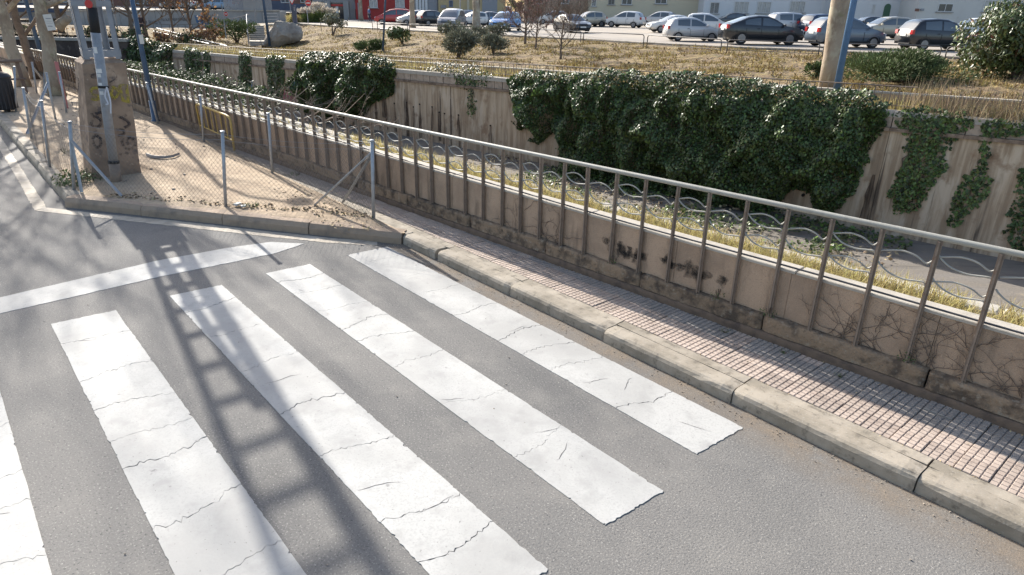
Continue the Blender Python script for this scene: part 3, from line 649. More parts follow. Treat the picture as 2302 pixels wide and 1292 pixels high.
while x < 6:
    q = MB().tube([(0, 0, zc(x) - .05), (0, 0, zft(x) + (.03 if x > 2 else 0))], .011, 5); o = IF.part('picket', q, M['post_paint'], world=False); o.location = (x, .36, 0); o.rotation_euler = (random.gauss(0, .03), random.gauss(0, .02), 0); x += .19 if x < 1 else .85
IF.part('top_rail', MB().tube([(4.4, .36, zft(4.4) + .01), (5.3, .36, zft(5.3) + .01)], .012, 5), M['post_paint'], world=False)

# ================================================================== LEAVES
def leaf_cloud(P, Nrm, size, droop=.5, jit=.6, fold=.25, aspect=1.0):
    """kite leaves: points P (n,3), outward normals Nrm (n,3); returns V,F with two triangles per leaf"""
    n = len(P); N_ = Nrm + RNG.normal(0, jit, (n, 3)); N_ /= np.linalg.norm(N_, axis=1, keepdims=True)
    dn = np.tile([0, 0, -1.0], (n, 1)) + RNG.normal(0, droop, (n, 3)); T_ = dn - N_*(dn*N_).sum(1, keepdims=True); T_ /= (np.linalg.norm(T_, axis=1, keepdims=True) + 1e-9)
    B_ = np.cross(N_, T_); s = (size*RNG.uniform(.6, 1.35, n))[:, None]
    a = P - T_*s*.45; b = P + B_*s*.42*aspect - N_*s*fold*.4; c = P + T_*s*.6; d = P - B_*s*.42*aspect - N_*s*fold*.4
    V = np.stack([a, b, c, d], 1).reshape(-1, 3); k = np.arange(n)*4; F = np.concatenate([np.stack([k, k + 1, k + 2], 1), np.stack([k, k + 2, k + 3], 1)])
    return V, F
def in_poly(px, py, poly):
    x, y = px, py; c = np.zeros(len(x), bool); n = len(poly)
    for i in range(n):
        x1, y1 = poly[i]; x2, y2 = poly[(i + 1) % n]; cond = ((y1 > y) != (y2 > y)); xi = (x2 - x1)*(y - y1)/((y2 - y1) if y2 != y1 else 1e-9) + x1; c ^= cond & (x < xi)
    return c
def edge_dist(px, py, poly):
    d = np.full(len(px), 1e9)
    for i in range(len(poly)):
        a = np.array(poly[i]); b = np.array(poly[(i + 1) % len(poly)]); ab = b - a; t = np.clip(((px - a[0])*ab[0] + (py - a[1])*ab[1])/(ab@ab + 1e-9), 0, 1)
        d = np.minimum(d, np.hypot(px - a[0] - t*ab[0], py - a[1] - t*ab[1]))
    return d
def nz(x, z, f, o=0): return np.array([noise.noise(Vector((a*f + o, b*f, o))) for a, b in zip(x, z)])
def ivy(label, poly_px, dens, thick, size, m='ivy', name='ivy', grow_top=.0, group=None, seed=0, light=.12):
    """a curtain of ivy on the far wall, outline given by sight lines to the wall face"""
    poly = [FAR.plane(*p) for p in poly_px]; xs = [p[0] for p in poly]; zs = [p[1] for p in poly]
    area = (max(xs) - min(xs))*(max(zs) - min(zs)); n = int(area*dens)
    x = RNG.uniform(min(xs), max(xs), n); z = RNG.uniform(min(zs), max(zs), n)
    wob = .22*nz(x, z, 2.1, seed + 5) + .12*nz(x, z, 6.3, seed + 9)
    ins = in_poly(x + wob, z + wob*.7, poly); x, z = x[ins], z[ins]; e = edge_dist(x, z, poly)
    tz = np.array([zc(a) for a in x]); prof = .42 + .58*np.clip((tz + .25 - z)/1.5, 0, 1); bulge = np.clip(e/.55, .12, 1)*thick*prof*(.85 + .75*nz(x, z, .95, seed) + .5*nz(x, z, 2.3, seed + 3)); bulge = np.clip(bulge, .03, None)
    dep = RNG.uniform(.30, 1.0, len(x))**.5*bulge
    top = np.array([zc(a) for a in x]); over = np.clip(z - top, 0, None)
    y = -dep + np.where(z > top - .02, RNG.uniform(-.1, .35, len(x)), 0)*np.clip(over*6, 0, 1)
    P = np.stack([x, y - .02, z], 1)
    eps = .08; g1 = (nz(x + eps, z, .9, seed) - nz(x - eps, z, .9, seed))*thick*3 + (nz(x + eps, z, 2.4, seed + 3) - nz(x - eps, z, 2.4, seed + 3))*thick*2.6
    g2 = (nz(x, z + eps, .9, seed) - nz(x, z - eps, .9, seed))*thick*3 + (nz(x, z + eps, 2.4, seed + 3) - nz(x, z - eps, 2.4, seed + 3))*thick*2.6
    Nn = np.stack([-g1*1.0, -np.ones_like(x), -g2*1.0 + .55 + 1.2*np.clip(over*4, 0, 1)], 1); Nn /= np.linalg.norm(Nn, axis=1, keepdims=True)
    V, F = leaf_cloud(P, Nn, size, .45, .42); T = Thing(name, label, 'ivy', (FAR.o[0], FAR.o[1], 0), rz(FAR), group)
    k = len(P); nl = int(k*light); F1 = F[nl:k]; F2 = F[k + nl:]
    o = link('leaves', np_mesh('leaves', V, np.concatenate([F1, F2])), M[m], T.o); props(o, kind='stuff')
    if nl: o = link('bright_leaves', np_mesh('bright_leaves', V, np.concatenate([F[:nl], F[k:k + nl]])), M['ivy_light'], T.o); props(o, kind='stuff')
    mb = MB(); r = random.Random(seed)
    for _ in range(int(6 + (max(xs) - min(xs))*3)):
        x0 = r.uniform(min(xs), max(xs)); z0 = min(zs) + (max(zs) - min(zs))*r.uniform(0, .6); pl = []
        for i in range(7): pl.append((x0 + r.gauss(0, .04), -.02 - r.random()*.03, z0 + i*.16))
        ok = in_poly(np.array([p[0] for p in pl]), np.array([p[2] for p in pl]), poly)
        if ok.all(): mb.tube(pl, .012, 4)
    if mb.v: props(T.part('stems', mb, M['stem'], world=False), kind='stuff')
    return T
BIG = [(1140, 178), (1175, 158), (1225, 168), (1262, 163), (1300, 172), (1345, 152), (1400, 156), (1440, 170), (1500, 158), (1560, 160), (1610, 166), (1650, 178), (1700, 176), (1760, 190), (1800, 186), (1850, 204), (1900, 200), (1958, 206), (1985, 235), (1998, 262), (1982, 300), (1950, 345), (1928, 420), (1885, 476),
       (1838, 478), (1822, 420), (1790, 420), (1760, 440), (1745, 468), (1700, 490), (1710, 540), (1640, 545), (1560, 530), (1480, 500), (1420, 470), (1330, 430), (1255, 395), (1262, 330), (1248, 296), (1212, 326), (1196, 285), (1170, 292), (1162, 240)]
ivy('widest dense dark ivy curtain hanging down the retaining wall behind the railing', BIG, 1700, .95, .08, seed=1, light=.22)
ivy('dark rounded ivy mass above the dead branches, right of the pink graffiti', [(672, 132), (700, 116), (760, 118), (850, 122), (884, 140), (893, 175), (885, 215), (850, 226), (836, 236), (824, 262), (700, 268), (690, 228), (678, 200), (668, 165)], 1150, 1.1, .095, seed=2, light=.16)
ivy('narrow ivy strand hanging left of the blue and pink graffiti', [(596, 124), (640, 126), (642, 175), (634, 228), (612, 215), (600, 165)], 560, .2, .10, seed=3, light=.3)
ivy('narrow ivy strand directly behind the tops of two blue graffiti lines', [(538, 118), (566, 116), (568, 165), (562, 240), (543, 240), (536, 170)], 560, .2, .10, seed=4, light=.25)
ivy('leftmost and longest of the three ivy strands by the big ivy hedge', [(414, 106), (436, 106), (440, 150), (436, 190), (420, 190), (418, 145)], 520, .2, .11, seed=5, light=.4)
ivy('small middle tuft of the three ivy strands by the big ivy hedge', [(437, 112), (452, 112), (456, 145), (450, 170), (440, 155)], 520, .18, .11, seed=6, light=.4)
ivy('rightmost short strand of the three ivy strands by the big ivy hedge', [(456, 112), (474, 114), (474, 150), (468, 182), (460, 165)], 520, .18, .11, seed=7, light=.3)
ivy('sparse trailing ivy with a thin hanging tail left of the widest ivy curtain', [(1022, 160), (1060, 152), (1112, 168), (1100, 190), (1066, 194), (1072, 240), (1066, 266), (1052, 250), (1050, 205), (1028, 200)], 330, .16, .08, seed=8, light=.3)
ivy('grey green creeper sprawling over the capping blocks above the dark streaks', [(948, 150), (1000, 138), (1060, 142), (1075, 165), (1030, 172), (985, 168)], 420, .2, .07, 'ivy_grey', seed=9, light=.05)
ivy('broad ivy strand over the capping on the right, beside bare rust stained wall', [(2010, 250), (2060, 236), (2110, 240), (2196, 252), (2190, 285), (2150, 300), (2126, 350), (2108, 410), (2064, 470), (2012, 482), (1996, 440), (2022, 372), (2042, 310)], 700, .3, .085, seed=10, light=.5)
ivy('ivy strand near the right edge dropping from the capping in a narrow tail', [(2196, 268), (2260, 262), (2330, 268), (2330, 300), (2250, 302), (2226, 330), (2222, 400), (2196, 460), (2160, 512), (2128, 500), (2150, 430), (2186, 380), (2196, 320)], 650, .28, .085, seed=12, light=.45)
ivy('dark ivy patch low on the retaining wall at the extreme right', [(2290, 380), (2420, 360), (2420, 600), (2300, 590), (2262, 540), (2284, 450)], 500, .25, .085, seed=13)
ivy('huge dark ivy hedge at the far end of the channel behind a blue pole', [(258, 92), (280, 78), (320, 84), (350, 96), (388, 100), (390, 150), (392, 215), (258, 215)], 330, .9, .15, seed=14, light=.14)

# ================================================================== CORNER PLOT: pedestal, pylon, poles, mesh fence
G = .15
def V3(a): return Vector(tuple(map(float, a)))
def gp(x, y, z=G): return at_z(x, y, z)
# ---- concrete pedestal: eight corners, tapered
fl, fr = gp(209, 412, .1), gp(319, 399, .1); fl[2] = fr[2] = .05
ex = (fr - fl)/np.linalg.norm(fr - fl); ey = np.array([-ex[1], ex[0], 0]); wdt = np.linalg.norm(fr - fl)
ped = Thing('pedestal', 'brown concrete pedestal block covered in graffiti, carrying the lattice pylon', 'pedestal', tuple(fl))
def pedpt(u, v, z):                                                 # taper towards the top
    t = z/1.88; a = u*wdt; b = v*.92; a = a + (.24*(1 - u) - .02*u)*t*(.9 if True else 0); b = b + (.03 if v < .5 else -.06)*t; a = a + .12*u*t
    return fl + ex*a + ey*b + np.array([0, 0, z])
mb = MB(); nu, nzv = 8, 16
def face(p00, p10, p01, p11, n, k):
    b0 = len(mb.v)
    for i in range(n + 1):
        for j in range(k + 1):
            u, v = i/n, j/k; p = (p00*(1 - u) + p10*u)*(1 - v) + (p01*(1 - u) + p11*u)*v
            q = noise.noise(Vector(p*3.1))*.012 + noise.noise(Vector(p*11))*.006; p = p + np.array([q, q, q*.4])
            mb.v.append(tuple(p))
    for i in range(n):
        for j in range(k): a = b0 + i*(k + 1) + j; mb.f.append((a, a + k + 1, a + k + 2, a + 1))
H_ = 1.86
cs = [(0, 0), (1, 0), (1, 1), (0, 1)]
for i in range(4):
    a, b = cs[i], cs[(i + 1) % 4]; face(pedpt(*a, 0), pedpt(*b, 0), pedpt(*a, H_), pedpt(*b, H_), 8, 18)
ctr = pedpt(.5, .5, H_ + .08)
def capp(c, f, z): p = pedpt(*c, z); return p + (pedpt(.5, .5, z) - p)*f
for i in range(4):
    a, b = cs[i], cs[(i + 1) % 4]; face(pedpt(*a, H_), pedpt(*b, H_), capp(a, .28, H_ + .07), capp(b, .28, H_ + .07), 6, 3)
face(capp(cs[0], .28, H_ + .07), capp(cs[1], .28, H_ + .07), capp(cs[3], .28, H_ + .07), capp(cs[2], .28, H_ + .07), 4, 4)
ped.part('block', mb, M['concrete'])
fpn = np.cross(ex, [0, 0, 1.0])                                     # outward of the front face
def onped(x, y, off=.012):                                          # sight line cut with the front face
    p0, p1, p2 = pedpt(0, 0, 0), pedpt(1, 0, 0), pedpt(.5, 0, H_); n = np.cross(p1 - p0, p2 - p0); n /= np.linalg.norm(n)
    if n[1] > 0: n = -n
    d = ray(x, y); t = ((p0 - EYE)@n)/(d@n); return EYE + d*t + n*off
def pen(thing, name, pls, wid, m, fn, parent=None):
    q = MB()
    for pl in pls:
        P = [V3(fn(*p)) for p in smooth_curve([np.array(p, float) for p in pl], 12)] if len(pl) > 2 else [V3(fn(*p)) for p in pl]
        for i in range(len(P) - 1):
            d = (P[i + 1] - P[i]); nr = (V3(EYE) - P[i]).normalized(); s = d.cross(nr); s = s.normalized()*wid/2 if s.length > 1e-9 else Vector((0, 0, wid/2)); e = d.normalized()*wid*.25 if d.length > 1e-9 else Vector()
            q.add([P[i] - e + s, P[i + 1] + e + s, P[i + 1] + e - s, P[i] - e - s], [(0, 1, 2, 3)])
    return props(thing.part(name, q, m, parent), kind='stuff')
pen(ped, 'graffiti', [[(223, 197), (207, 198), (203, 206), (207, 214), (220, 215), (222, 222), (212, 223), (204, 220)], [(253, 195), (250, 210), (256, 220), (264, 213), (262, 200), (254, 195)], [(268, 190), (276, 225)], [(268, 191), (286, 193)], [(276, 225), (290, 229)], [(284, 195), (289, 228)]], .045, M['gyellow'], onped)
pen(ped, 'graffiti', [[(211, 154), (219, 163), (206, 168), (206, 174), (218, 175), (224, 170)], [(250, 157), (262, 166), (260, 176), (246, 185)]], .018, M['gblack'], onped)
pen(ped, 'graffiti', [[(227, 312), (214, 304), (208, 316), (216, 330), (226, 326), (225, 312)], [(300, 315), (282, 305), (274, 318), (282, 333), (298, 333), (305, 318), (294, 308), (284, 314), (288, 324)], [(262, 290), (276, 292), (279, 300), (266, 305)], [(204, 280), (212, 262), (226, 270), (222, 284), (206, 282)], [(215, 255), (236, 252), (250, 262)], [(268, 262), (284, 270), (290, 280), (280, 286)], [(206, 255), (210, 268)], [(268, 345), (272, 346)], [(282, 343), (287, 345)], [(276, 262), (283, 258)]], .042, M['gblack'], onped)
def onleft(x, y, off=.012):
    p0, p1, p2 = pedpt(0, 0, 0), pedpt(0, 1, 0), pedpt(0, .5, H_); n = np.cross(p1 - p0, p2 - p0); n /= np.linalg.norm(n)
    if n[0] > 0: n = -n
    d = ray(x, y); t = ((p0 - EYE)@n)/(d@n); return EYE + d*t + n*off
pen(ped, 'graffiti', [[(156, 150), (160, 175), (164, 152)], [(166, 178), (178, 176), (176, 205), (168, 200)], [(160, 215), (170, 250), (176, 225)], [(164, 260), (174, 262), (170, 285), (164, 275)], [(158, 190), (156, 205), (161, 212)], [(168, 232), (182, 238), (178, 252)], [(168, 160), (172, 170), (168, 180)]], .016, M['gblack'], onleft)
# ---- lattice pylon on the pedestal: four legs, batten plates, going up out of view
bz = fl[2] + H_ + .06
pyl = Thing('pylon', 'grey steel lattice pylon of four legs and batten plates, bolted on the pedestal', 'pylon', tuple(pedpt(.5, .5, H_ + .06)))
pc = [capp(c, .30 - .16*(c[1] < .5), H_ + .06) for c in cs]; topc = np.array([pyl.loc[0] - .14, pyl.loc[1] + .1, 10.5]); tw = .62
tops = [topc + ex*tw*(c[0] - .5)*1.0 + ey*tw*(c[1] - .5) for c in cs]
for a, b in zip(pc, tops):
    q = MB(); d = V3(b - a); t_ = d.normalized(); sx = V3(ex)*(1 if (V3(pyl.loc) - V3(a)).dot(V3(ex)) > 0 else -1); sy = V3(ey)*(1 if (V3(pyl.loc) - V3(a)).dot(V3(ey)) > 0 else -1); L_ = .08
    A, B = V3(a), V3(b); th = .012
    for (u, v) in ((sx, sy), (sy, sx)): q.add([A, A + u*L_, A + u*L_ + v*th, A + v*th, B, B + u*L_, B + u*L_ + v*th, B + v*th], [(0, 3, 2, 1), (4, 5, 6, 7), (0, 1, 5, 4), (1, 2, 6, 5), (2, 3, 7, 6), (3, 0, 4, 7)])
    pyl.part('leg', q, M['pylon'])
def legpt(i, z): t = (z - pc[i][2])/(tops[i][2] - pc[i][2]); return pc[i] + (tops[i] - pc[i])*t
zz = [bz + .03] + [2.72 + .72*k for k in range(11)]
for k, z in enumerate(zz):
    for i in range(4):
        a, b = V3(legpt(i, z)), V3(legpt((i + 1) % 4, z)); hh = .10 if k == 0 else .085; o_ = (a - V3(pyl.loc)); nrm = (b - a).cross(Vector((0, 0, 1))).normalized()*.006
        pyl.part('batten_plate', MB().add([a - nrm, b - nrm, b + nrm, a + nrm] + [p + Vector((0, 0, hh)) for p in (a - nrm, b - nrm, b + nrm, a + nrm)], [(0, 3, 2, 1), (4, 5, 6, 7), (0, 1, 5, 4), (1, 2, 6, 5), (2, 3, 7, 6), (3, 0, 4, 7)]), M['pylon'])
q = MB().box((topc[0], topc[1], 9.6), (2.0, .1, .1), .6).box((topc[0], topc[1], 8.9), (1.5, .1, .1), .6); pyl.part('crossarm', q, M['pylon'])
# ---- grey pole with sleeves and stickers in front of the pedestal
pb = gp(263, 417, .1); pt_ = at_y(206.5, 12, pb[1] + .1)
pole = Thing('grey_pole', 'leaning grey metal pole with stickers and a red disc, right against the graffiti pedestal', 'pole', tuple(pb))
A, B = V3(pb), V3(pt_); dv = (B - A).normalized()
def pp(t): return A + (B - A)*t
pole.part('sleeve', MB().tube([pp(-.02), pp(.14)], .078, 14), M['post_paint'], smooth=True)
pole.part('shaft', MB().tube([pp(.14), pp(.86)], .067, 14), M['galv_dull'], smooth=True)
pole.part('band', MB().tube([pp(.135), pp(.15)], .081, 14), M['blackrubber'], smooth=True); pole.part('band', MB().tube([pp(.565), pp(.578)], .074, 14), M['blackrubber'], smooth=True)
pole.part('black_sleeve', MB().tube([pp(.86), pp(.99)], .064, 14), M['blackrubber'], smooth=True)
pole.part('upper_shaft', MB().tube([pp(.99), pp(1.5)], .055, 14), M['galv_dull'], smooth=True)
pole.part('red_disc', MB().disc(tuple(pp(1.0) + Vector((0, -.07, .02))), (0, -1, .0), .055, 16, .012), M['red'])
for (t, w_, h_, m) in [(.77, .05, .09, 'white'), (.66, .095, .06, 'white'), (.635, .055, .05, 'paper'), (.605, .05, .055, 'ink'), (.588, .05, .04, 'white'), (.54, .06, .05, 'white')]:
    c = pp(t); q = MB()
    for k in range(4):
        a0, a1 = -w_/2/.069 + k*w_/.069/4, -w_/2/.069 + (k + 1)*w_/.069/4
        q.add([(c.x + .069*math.sin(a), c.y - .069*math.cos(a), c.z + s*h_/2) for (a, s) in ((a0, -1), (a1, -1), (a1, 1), (a0, 1))], [(0, 1, 2, 3)])
    pole.part('sticker', q, M[m])
def onpole(x, y): p = at_y(x, y, pb[1] - .072); return p
pen(pole, 'graffiti', [[(240, 196), (236, 215), (243, 232), (238, 234)], [(240, 196), (248, 226), (249, 254)]], .02, M['gwhite'], onpole)
# ---- chain link fence round the plot
CL = Thing('chain_link_fence', 'sagging chain link fence on thin zinc posts round the sandy corner plot', 'fence', tuple(gp(500, 463)))
fpost = {}
for nm, b, t in [('P1', (840, 489), (836, 316)), ('P2', (507, 463), (500, 296)), ('P3', (166, 426), (157, 274)), ('L1', (112, 375), (93, 227)), ('L2', (70, 310), (52, 198)), ('L4', (125, 268), (104, 164)), ('L3', (150, 255), (133, 162)), ('L5', (83, 210), (72, 140)), ('B1', (612, 388), (603, 255)), ('B2', (458, 318), (450, 215)), ('B3', (356, 277), (330, 186)), ('L6', (36, 250), (32, 150))]:
    a = gp(*b); a[2] = .12; c = at_y(*t, a[1]); fpost[nm] = (a, c); q = MB().tube([a, c], .024, 8); o = CL.part('post', q, M['galv'], smooth=True); CL.part('post_cap', MB().lathe((c[0], c[1], c[2] - .01), [(.027, 0), (.034, .008), (.03, .022), (.012, .028)], 8), M['galv'], o)
def brace(a, b, w_=.05):
    q = MB(); A, B = V3(a), V3(b); d = (B - A).normalized(); s = d.cross(Vector((0, 0, 1))).normalized()*w_*.5; u = d.cross(s).normalized()*w_*.5
    q.add([A + s, A - s, B - s, B + s, A + s + u*.2, A - s + u*.2, B - s + u*.2, B + s + u*.2], [(0, 3, 2, 1), (4, 5, 6, 7), (0, 1, 5, 4), (1, 2, 6, 5), (2, 3, 7, 6), (3, 0, 4, 7)])
    q.add([A + s, A + s - u, B + s - u, B + s, A + s*.8, A + s*.8 - u, B + s*.8 - u, B + s*.8], [(0, 1, 2, 3), (4, 5, 6, 7), (1, 5, 6, 2)])
    CL.part('brace', q, M['galv'])
def onpost(nm, f): a, c = fpost[nm]; return a + (c - a)*f
brace(onpost('P1', .86), gp(705, 464)); brace(onpost('P1', .84), gp(770, 455)); brace(onpost('P3', .75), gp(276, 443)); brace(onpost('P3', .76), gp(184, 432), .04)
brace(onpost('L4', .8), gp(62, 300)); brace(onpost('L5', .85), gp(112, 200)); 
def chain(p, q, f0=.02, f1=.9, step=.072, wave=.03, seed=0):
    (a0, a1), (b0, b1) = fpost[p], fpost[q]; L = float(np.linalg.norm(b0 - a0)); H = float(np.linalg.norm(a1 - a0))*(f1 - f0); nx = int(L/step); r = .0016
    def P(u, v):
        t = u/L; f = f0 + (f1 - f0)*v/H; sag = 4*t*(1 - t); lo = a0 + (b0 - a0)*t; hi = a1 + (b1 - a1)*t; pt = lo + (hi - lo)*(f - .045*sag*f)
        off = wave*noise.noise(Vector((u*1.3 + seed, v*1.5, seed))); return (pt[0] + off*.6, pt[1] + off, pt[2] + .01*noise.noise(Vector((u*3, v*3, seed + 4))))
    mb = MB(); ny = int(H/step)
    for sgn in (1, -1):
        for k in range(-ny, nx + ny):
            pts = []
            for j in range(ny + 1):
                u = (k + (j if sgn > 0 else ny - j))*step
                if 0 <= u <= L: pts.append(P(u, j*H/ny))
            if len(pts) > 1: mb.tube(pts[::1], r, 3, False)
    props(CL.part('wire_mesh', mb, M['wire']), kind='stuff')
    for v in (H*1.0, H*1.08): CL.part('strain_wire', MB().tube([P(L*t, v) for t in np.linspace(0, 1, 10)], .0022, 4), M['galv_dull'])
for i, (p, q) in enumerate([('P3', 'P2'), ('P2', 'P1'), ('P1', 'B1'), ('B1', 'B2'), ('B2', 'B3'), ('P3', 'L1'), ('L1', 'L2')]): chain(p, q, seed=i*3.1, step=.072 if i < 4 else .1)
# ---- yellow barrier
bl, br = gp(455, 302), gp(527, 338); tl, tr_ = at_y(440, 232, bl[1]), at_y(517, 262, br[1])
YB = Thing('crowd_barrier', 'worn yellow crowd barrier leaning behind a fence post near the railing', 'barrier', tuple((bl + br)/2))
def bil(u, v): return (bl*(1 - u) + br*u)*(1 - v) + (tl*(1 - u) + tr_*u)*v
YB.part('frame', MB().tube([bil(0, 0), bil(0, .9), bil(.03, .985), bil(.1, 1), bil(.9, 1), bil(.97, .97), bil(1, .9), bil(1, 0)], .023, 7), M['yellow'], smooth=True)
YB.part('lower_bar', MB().tube([bil(0, .3), bil(1, .3)], .014, 6), M['yellow'])
for i in range(1, 7): YB.part('bar', MB().tube([bil(i/7, .3), bil(i/7, 1)], .012, 6), M['yellow'])
# ---- blue lamp posts, bins, other poles
def pole_obj(name, label, b, t, z, r0, r1, m, ext=2.2, cat='lamp post', base=None, lamp=True, Y=None):
    a = gp(*b, z) if Y is None else at_y(*b, Y); a = a.copy(); c = at_y(*t, a[1]); T = Thing(name, label, cat, tuple(a)); A, B = V3(a), V3(c); E_ = A + (B - A)*ext
    T.part('shaft', MB().tube([A + Vector((0, 0, -.1)), E_], [r0, r1], 10), m, smooth=True)
    if base: T.part('base_collar', MB().lathe((a[0], a[1], a[2] - .02), [(r0*1.7, 0), (r0*1.7, .04), (r0*1.25, .06), (r0*1.2, base)], 10), m, smooth=True)
    if lamp:
        T.part('arm', MB().tube([E_ - (B - A).normalized()*.1, E_ + Vector((.3, -.1, .25)), E_ + Vector((1.0, -.3, .3))], r1*.8, 7), m)
        T.part('lantern', MB().lathe((E_.x + 1.15, E_.y - .32, E_.z + .2), [(.02, .14), (.18, .1), (.2, .02), (.1, 0)], 10), M['galv_dull'])
    return T
LB = pole_obj('lamp_post', 'dark blue lamp post standing inside the plot close to the railing', (350, 272), (297, 0), G, .062, .045, M['blue_pole'], 1.5, base=.5)
LB.part('paper_patch', MB().box(tuple(at_y(318, 88, gp(350, 272)[1] - .06)), (.09, .02, .2)), M['paper'])
pole_obj('lamp_post', 'dark blue lamp post by the plane trees, left of the tree with a paper notice', (97, 140), (58, 0), G, .085, .06, M['blue_pole'], 3.0)
a = gp(17, 250); BIN = Thing('litter_bin', 'dark plastic litter bin with vertical ribs and domed lid at the left edge', 'bin', tuple(a))
BIN.part('body', MB().lathe((a[0], a[1], .2), [(.20, 0), (.225, .03), (.245, .72), (.25, .76)], 20), M['bin'], smooth=True)
for k in range(20): q = 2*math.pi*k/20; BIN.part('rib', MB().box((a[0] + .243*math.cos(q), a[1] + .243*math.sin(q), .56), (.016, .02, .66), q), M['bin'])
BIN.part('lid', MB().lathe((a[0], a[1], .95), [(.262, 0), (.262, .05), (.21, .12), (.1, .155), (.02, .165)], 20), M['bin'], smooth=True)
BIN.part('stand', MB().lathe((a[0], a[1], .1), [(.07, 0), (.07, .12)], 10), M['steel_dark'])
# wooden rail fence, boards, strip, litter
W = Thing('wooden_fence', 'low rustic wooden post and rail fence behind the litter bin', 'fence', tuple(gp(30, 215)))
for x, y in [(5, 218), (18, 216), (60, 212)]:
    b = gp(x, y); W.part('post', MB().tube([b, b + np.array([-.05, 0, .95])], .055, 7), M['wood'])
b0, b1 = gp(-20, 217), gp(68, 212); W.part('rail', MB().tube([b0 + np.array([0, 0, .95]), b1 + np.array([0, 0, .95])], .045, 7), M['wood']); W.part('rail', MB().tube([b0 + np.array([0, 0, .45]), b1 + np.array([0, 0, .45])], .03, 7), M['wood'])
c = gp(365, 357); r_ = [gp(x, y) + np.array([0, 0, .02]) for x, y in [(328, 352), (340, 356.5), (355, 358.5), (372, 358.5), (388, 356), (402, 351)]]
q = MB()
for i in range(len(r_) - 1):
    a, b = r_[i], r_[i + 1]; q.add([a, b, b + np.array([0, .01, .045]), a + np.array([0, .01, .045]), a + np.array([0, .05, 0]), b + np.array([0, .05, 0]), b + np.array([0, .05, .04]), a + np.array([0, .05, .04])], [(0, 1, 2, 3), (3, 2, 6, 7), (4, 7, 6, 5)])
solo('curved_strip', q, M['galv_dull'], 'curved grey strip of old edging lying on the sandy ground', 'strip')
solo('red_board', MB().box(tuple(gp(150, 245) + np.array([0, .02, .9])), (.09, .02, .55)).box(tuple(gp(150, 245) + np.array([0, .05, .55])), (.03, .03, 1.1)), M['redfade'], 'narrow faded red board on a stake beside the pedestal', 'board')
solo('metal_sheet', MB().box(tuple(gp(117, 212) + np.array([0, 0, .45])), (.26, .02, .9), .1, Matrix.Rotation(.25, 3, 'Y')), M['galv_dull'], 'bent grey metal sheet leaning at the foot of the plane tree', 'sheet')
def weed(label, px, py, size, n, seed, m='weed', onto=None, h=1.0):
    p = onto if onto is not None else hit(px, py); r = np.random.default_rng(seed)
    if p is None: p = gp(px, py)
    a = r.uniform(0, 2*np.pi, n); rr = np.sqrt(r.uniform(0, 1, n))*size; zz = r.uniform(.0, 1, n)*size*h*(1 - .6*rr/size)
    P = np.stack([np.cos(a)*rr, np.sin(a)*rr, zz + .02], 1); N_ = np.stack([np.cos(a)*.6, np.sin(a)*.6, np.ones(n)], 1)
    V, F = leaf_cloud(P, N_, size*.24, .5, .5, aspect=.6); T = Thing('weed', label, 'weed', tuple(map(float, p))); props(link('leaves', np_mesh('leaves', V, F), M[m], T.o), kind='stuff')
    q = MB()
    for k in range(5): b = r.uniform(-.5, .5, 2)*size; q.tube([(0, 0, 0), (b[0]*.6, b[1]*.6, size*h*.5), (b[0], b[1], size*h*.9)], .004, 4)
    T.part('stem', q, M['stem'], world=False)
weed('leafy green weed at the foot of the second post behind the barrier', 585, 370, .13, 70, 1)
weed('bushiest green weed on the plot, left of the braced corner post', 668, 408, .17, 130, 2, h=1.2)
weed('two lobed green weed nearest the braces of the corner post', 705, 420, .14, 90, 3)
weed('flat green weed at the kerb by the middle front post', 565, 466, .12, 60, 4, h=.5)
weed('large weed clump at the base of the left corner post and its brace', 165, 412, .28, 200, 5)
weed('small yellowish weed behind the left kerb, under the front fence', 145, 345, .1, 50, 6)
weed('dark weeds against the side of the pedestal', 196, 405, .22, 120, 7)
for k, (s_, n_, lb) in enumerate([(2.78, -.045, 'green grass tuft on the wall base under the first sooty stain'), (4.0, -.05, 'green grass tuft on the wall base between the two sooty stains'), (4.5, -.05, 'small green sprout on the wall base right of the sooty stains'), (5.62, -.055, 'green weed on the wall base near the big bare creeper')]):
    weed(lb, 0, 0, .075, 40, 20 + k, onto=WL.w(s_, n_, .355), h=1.3)
for k, (s_, n_) in enumerate([(4.2, .72), (4.75, .78), (5.25, .76)]): weed(['moss tuft between the paving tiles, furthest of three', 'moss tuft between the paving tiles, middle of three', 'moss tuft between the paving tiles, nearest the camera'][k], 0, 0, .05, 40, 30 + k, onto=ST.w(s_, n_ + .1, ZP), h=.4)
rj = random.Random(8); jb = []
for _ in range(260):
    s_ = -2 + .201*rj.randint(0, 50) + rj.gauss(0, .012); n_ = rj.uniform(.29, .75 + .06*s_); jb.append(ST.w(s_, n_, ZP + .002))
for _ in range(200): jb.append(ST.w(rj.uniform(-2, 8), .286 + rj.gauss(0, .006), ZP + .002))
for _ in range(260): s_ = rj.uniform(-2, 8); jb.append(ST.w(s_, .755 + .063*s_ - .08 - abs(rj.gauss(0, .02)), ZP + .002))
jb = np.array(jb); V, F = leaf_cloud(jb, np.tile([0, 0, 1.0], (len(jb), 1)), .022, .9, .5, aspect=.5); props(link('joint_litter', np_mesh('joint_litter', V, F), M['litter']), kind='stuff')
q = MB()
for _ in range(420):
    s_ = rj.uniform(-1.5, 9); n_ = -abs(rj.gauss(0, .09)) - .012; p = ST.w(s_, n_, .003); z_ = rj.uniform(.002, .007); q.box((p[0], p[1], .002 + z_*.4), (z_*1.4, z_, z_), rj.uniform(0, 3))
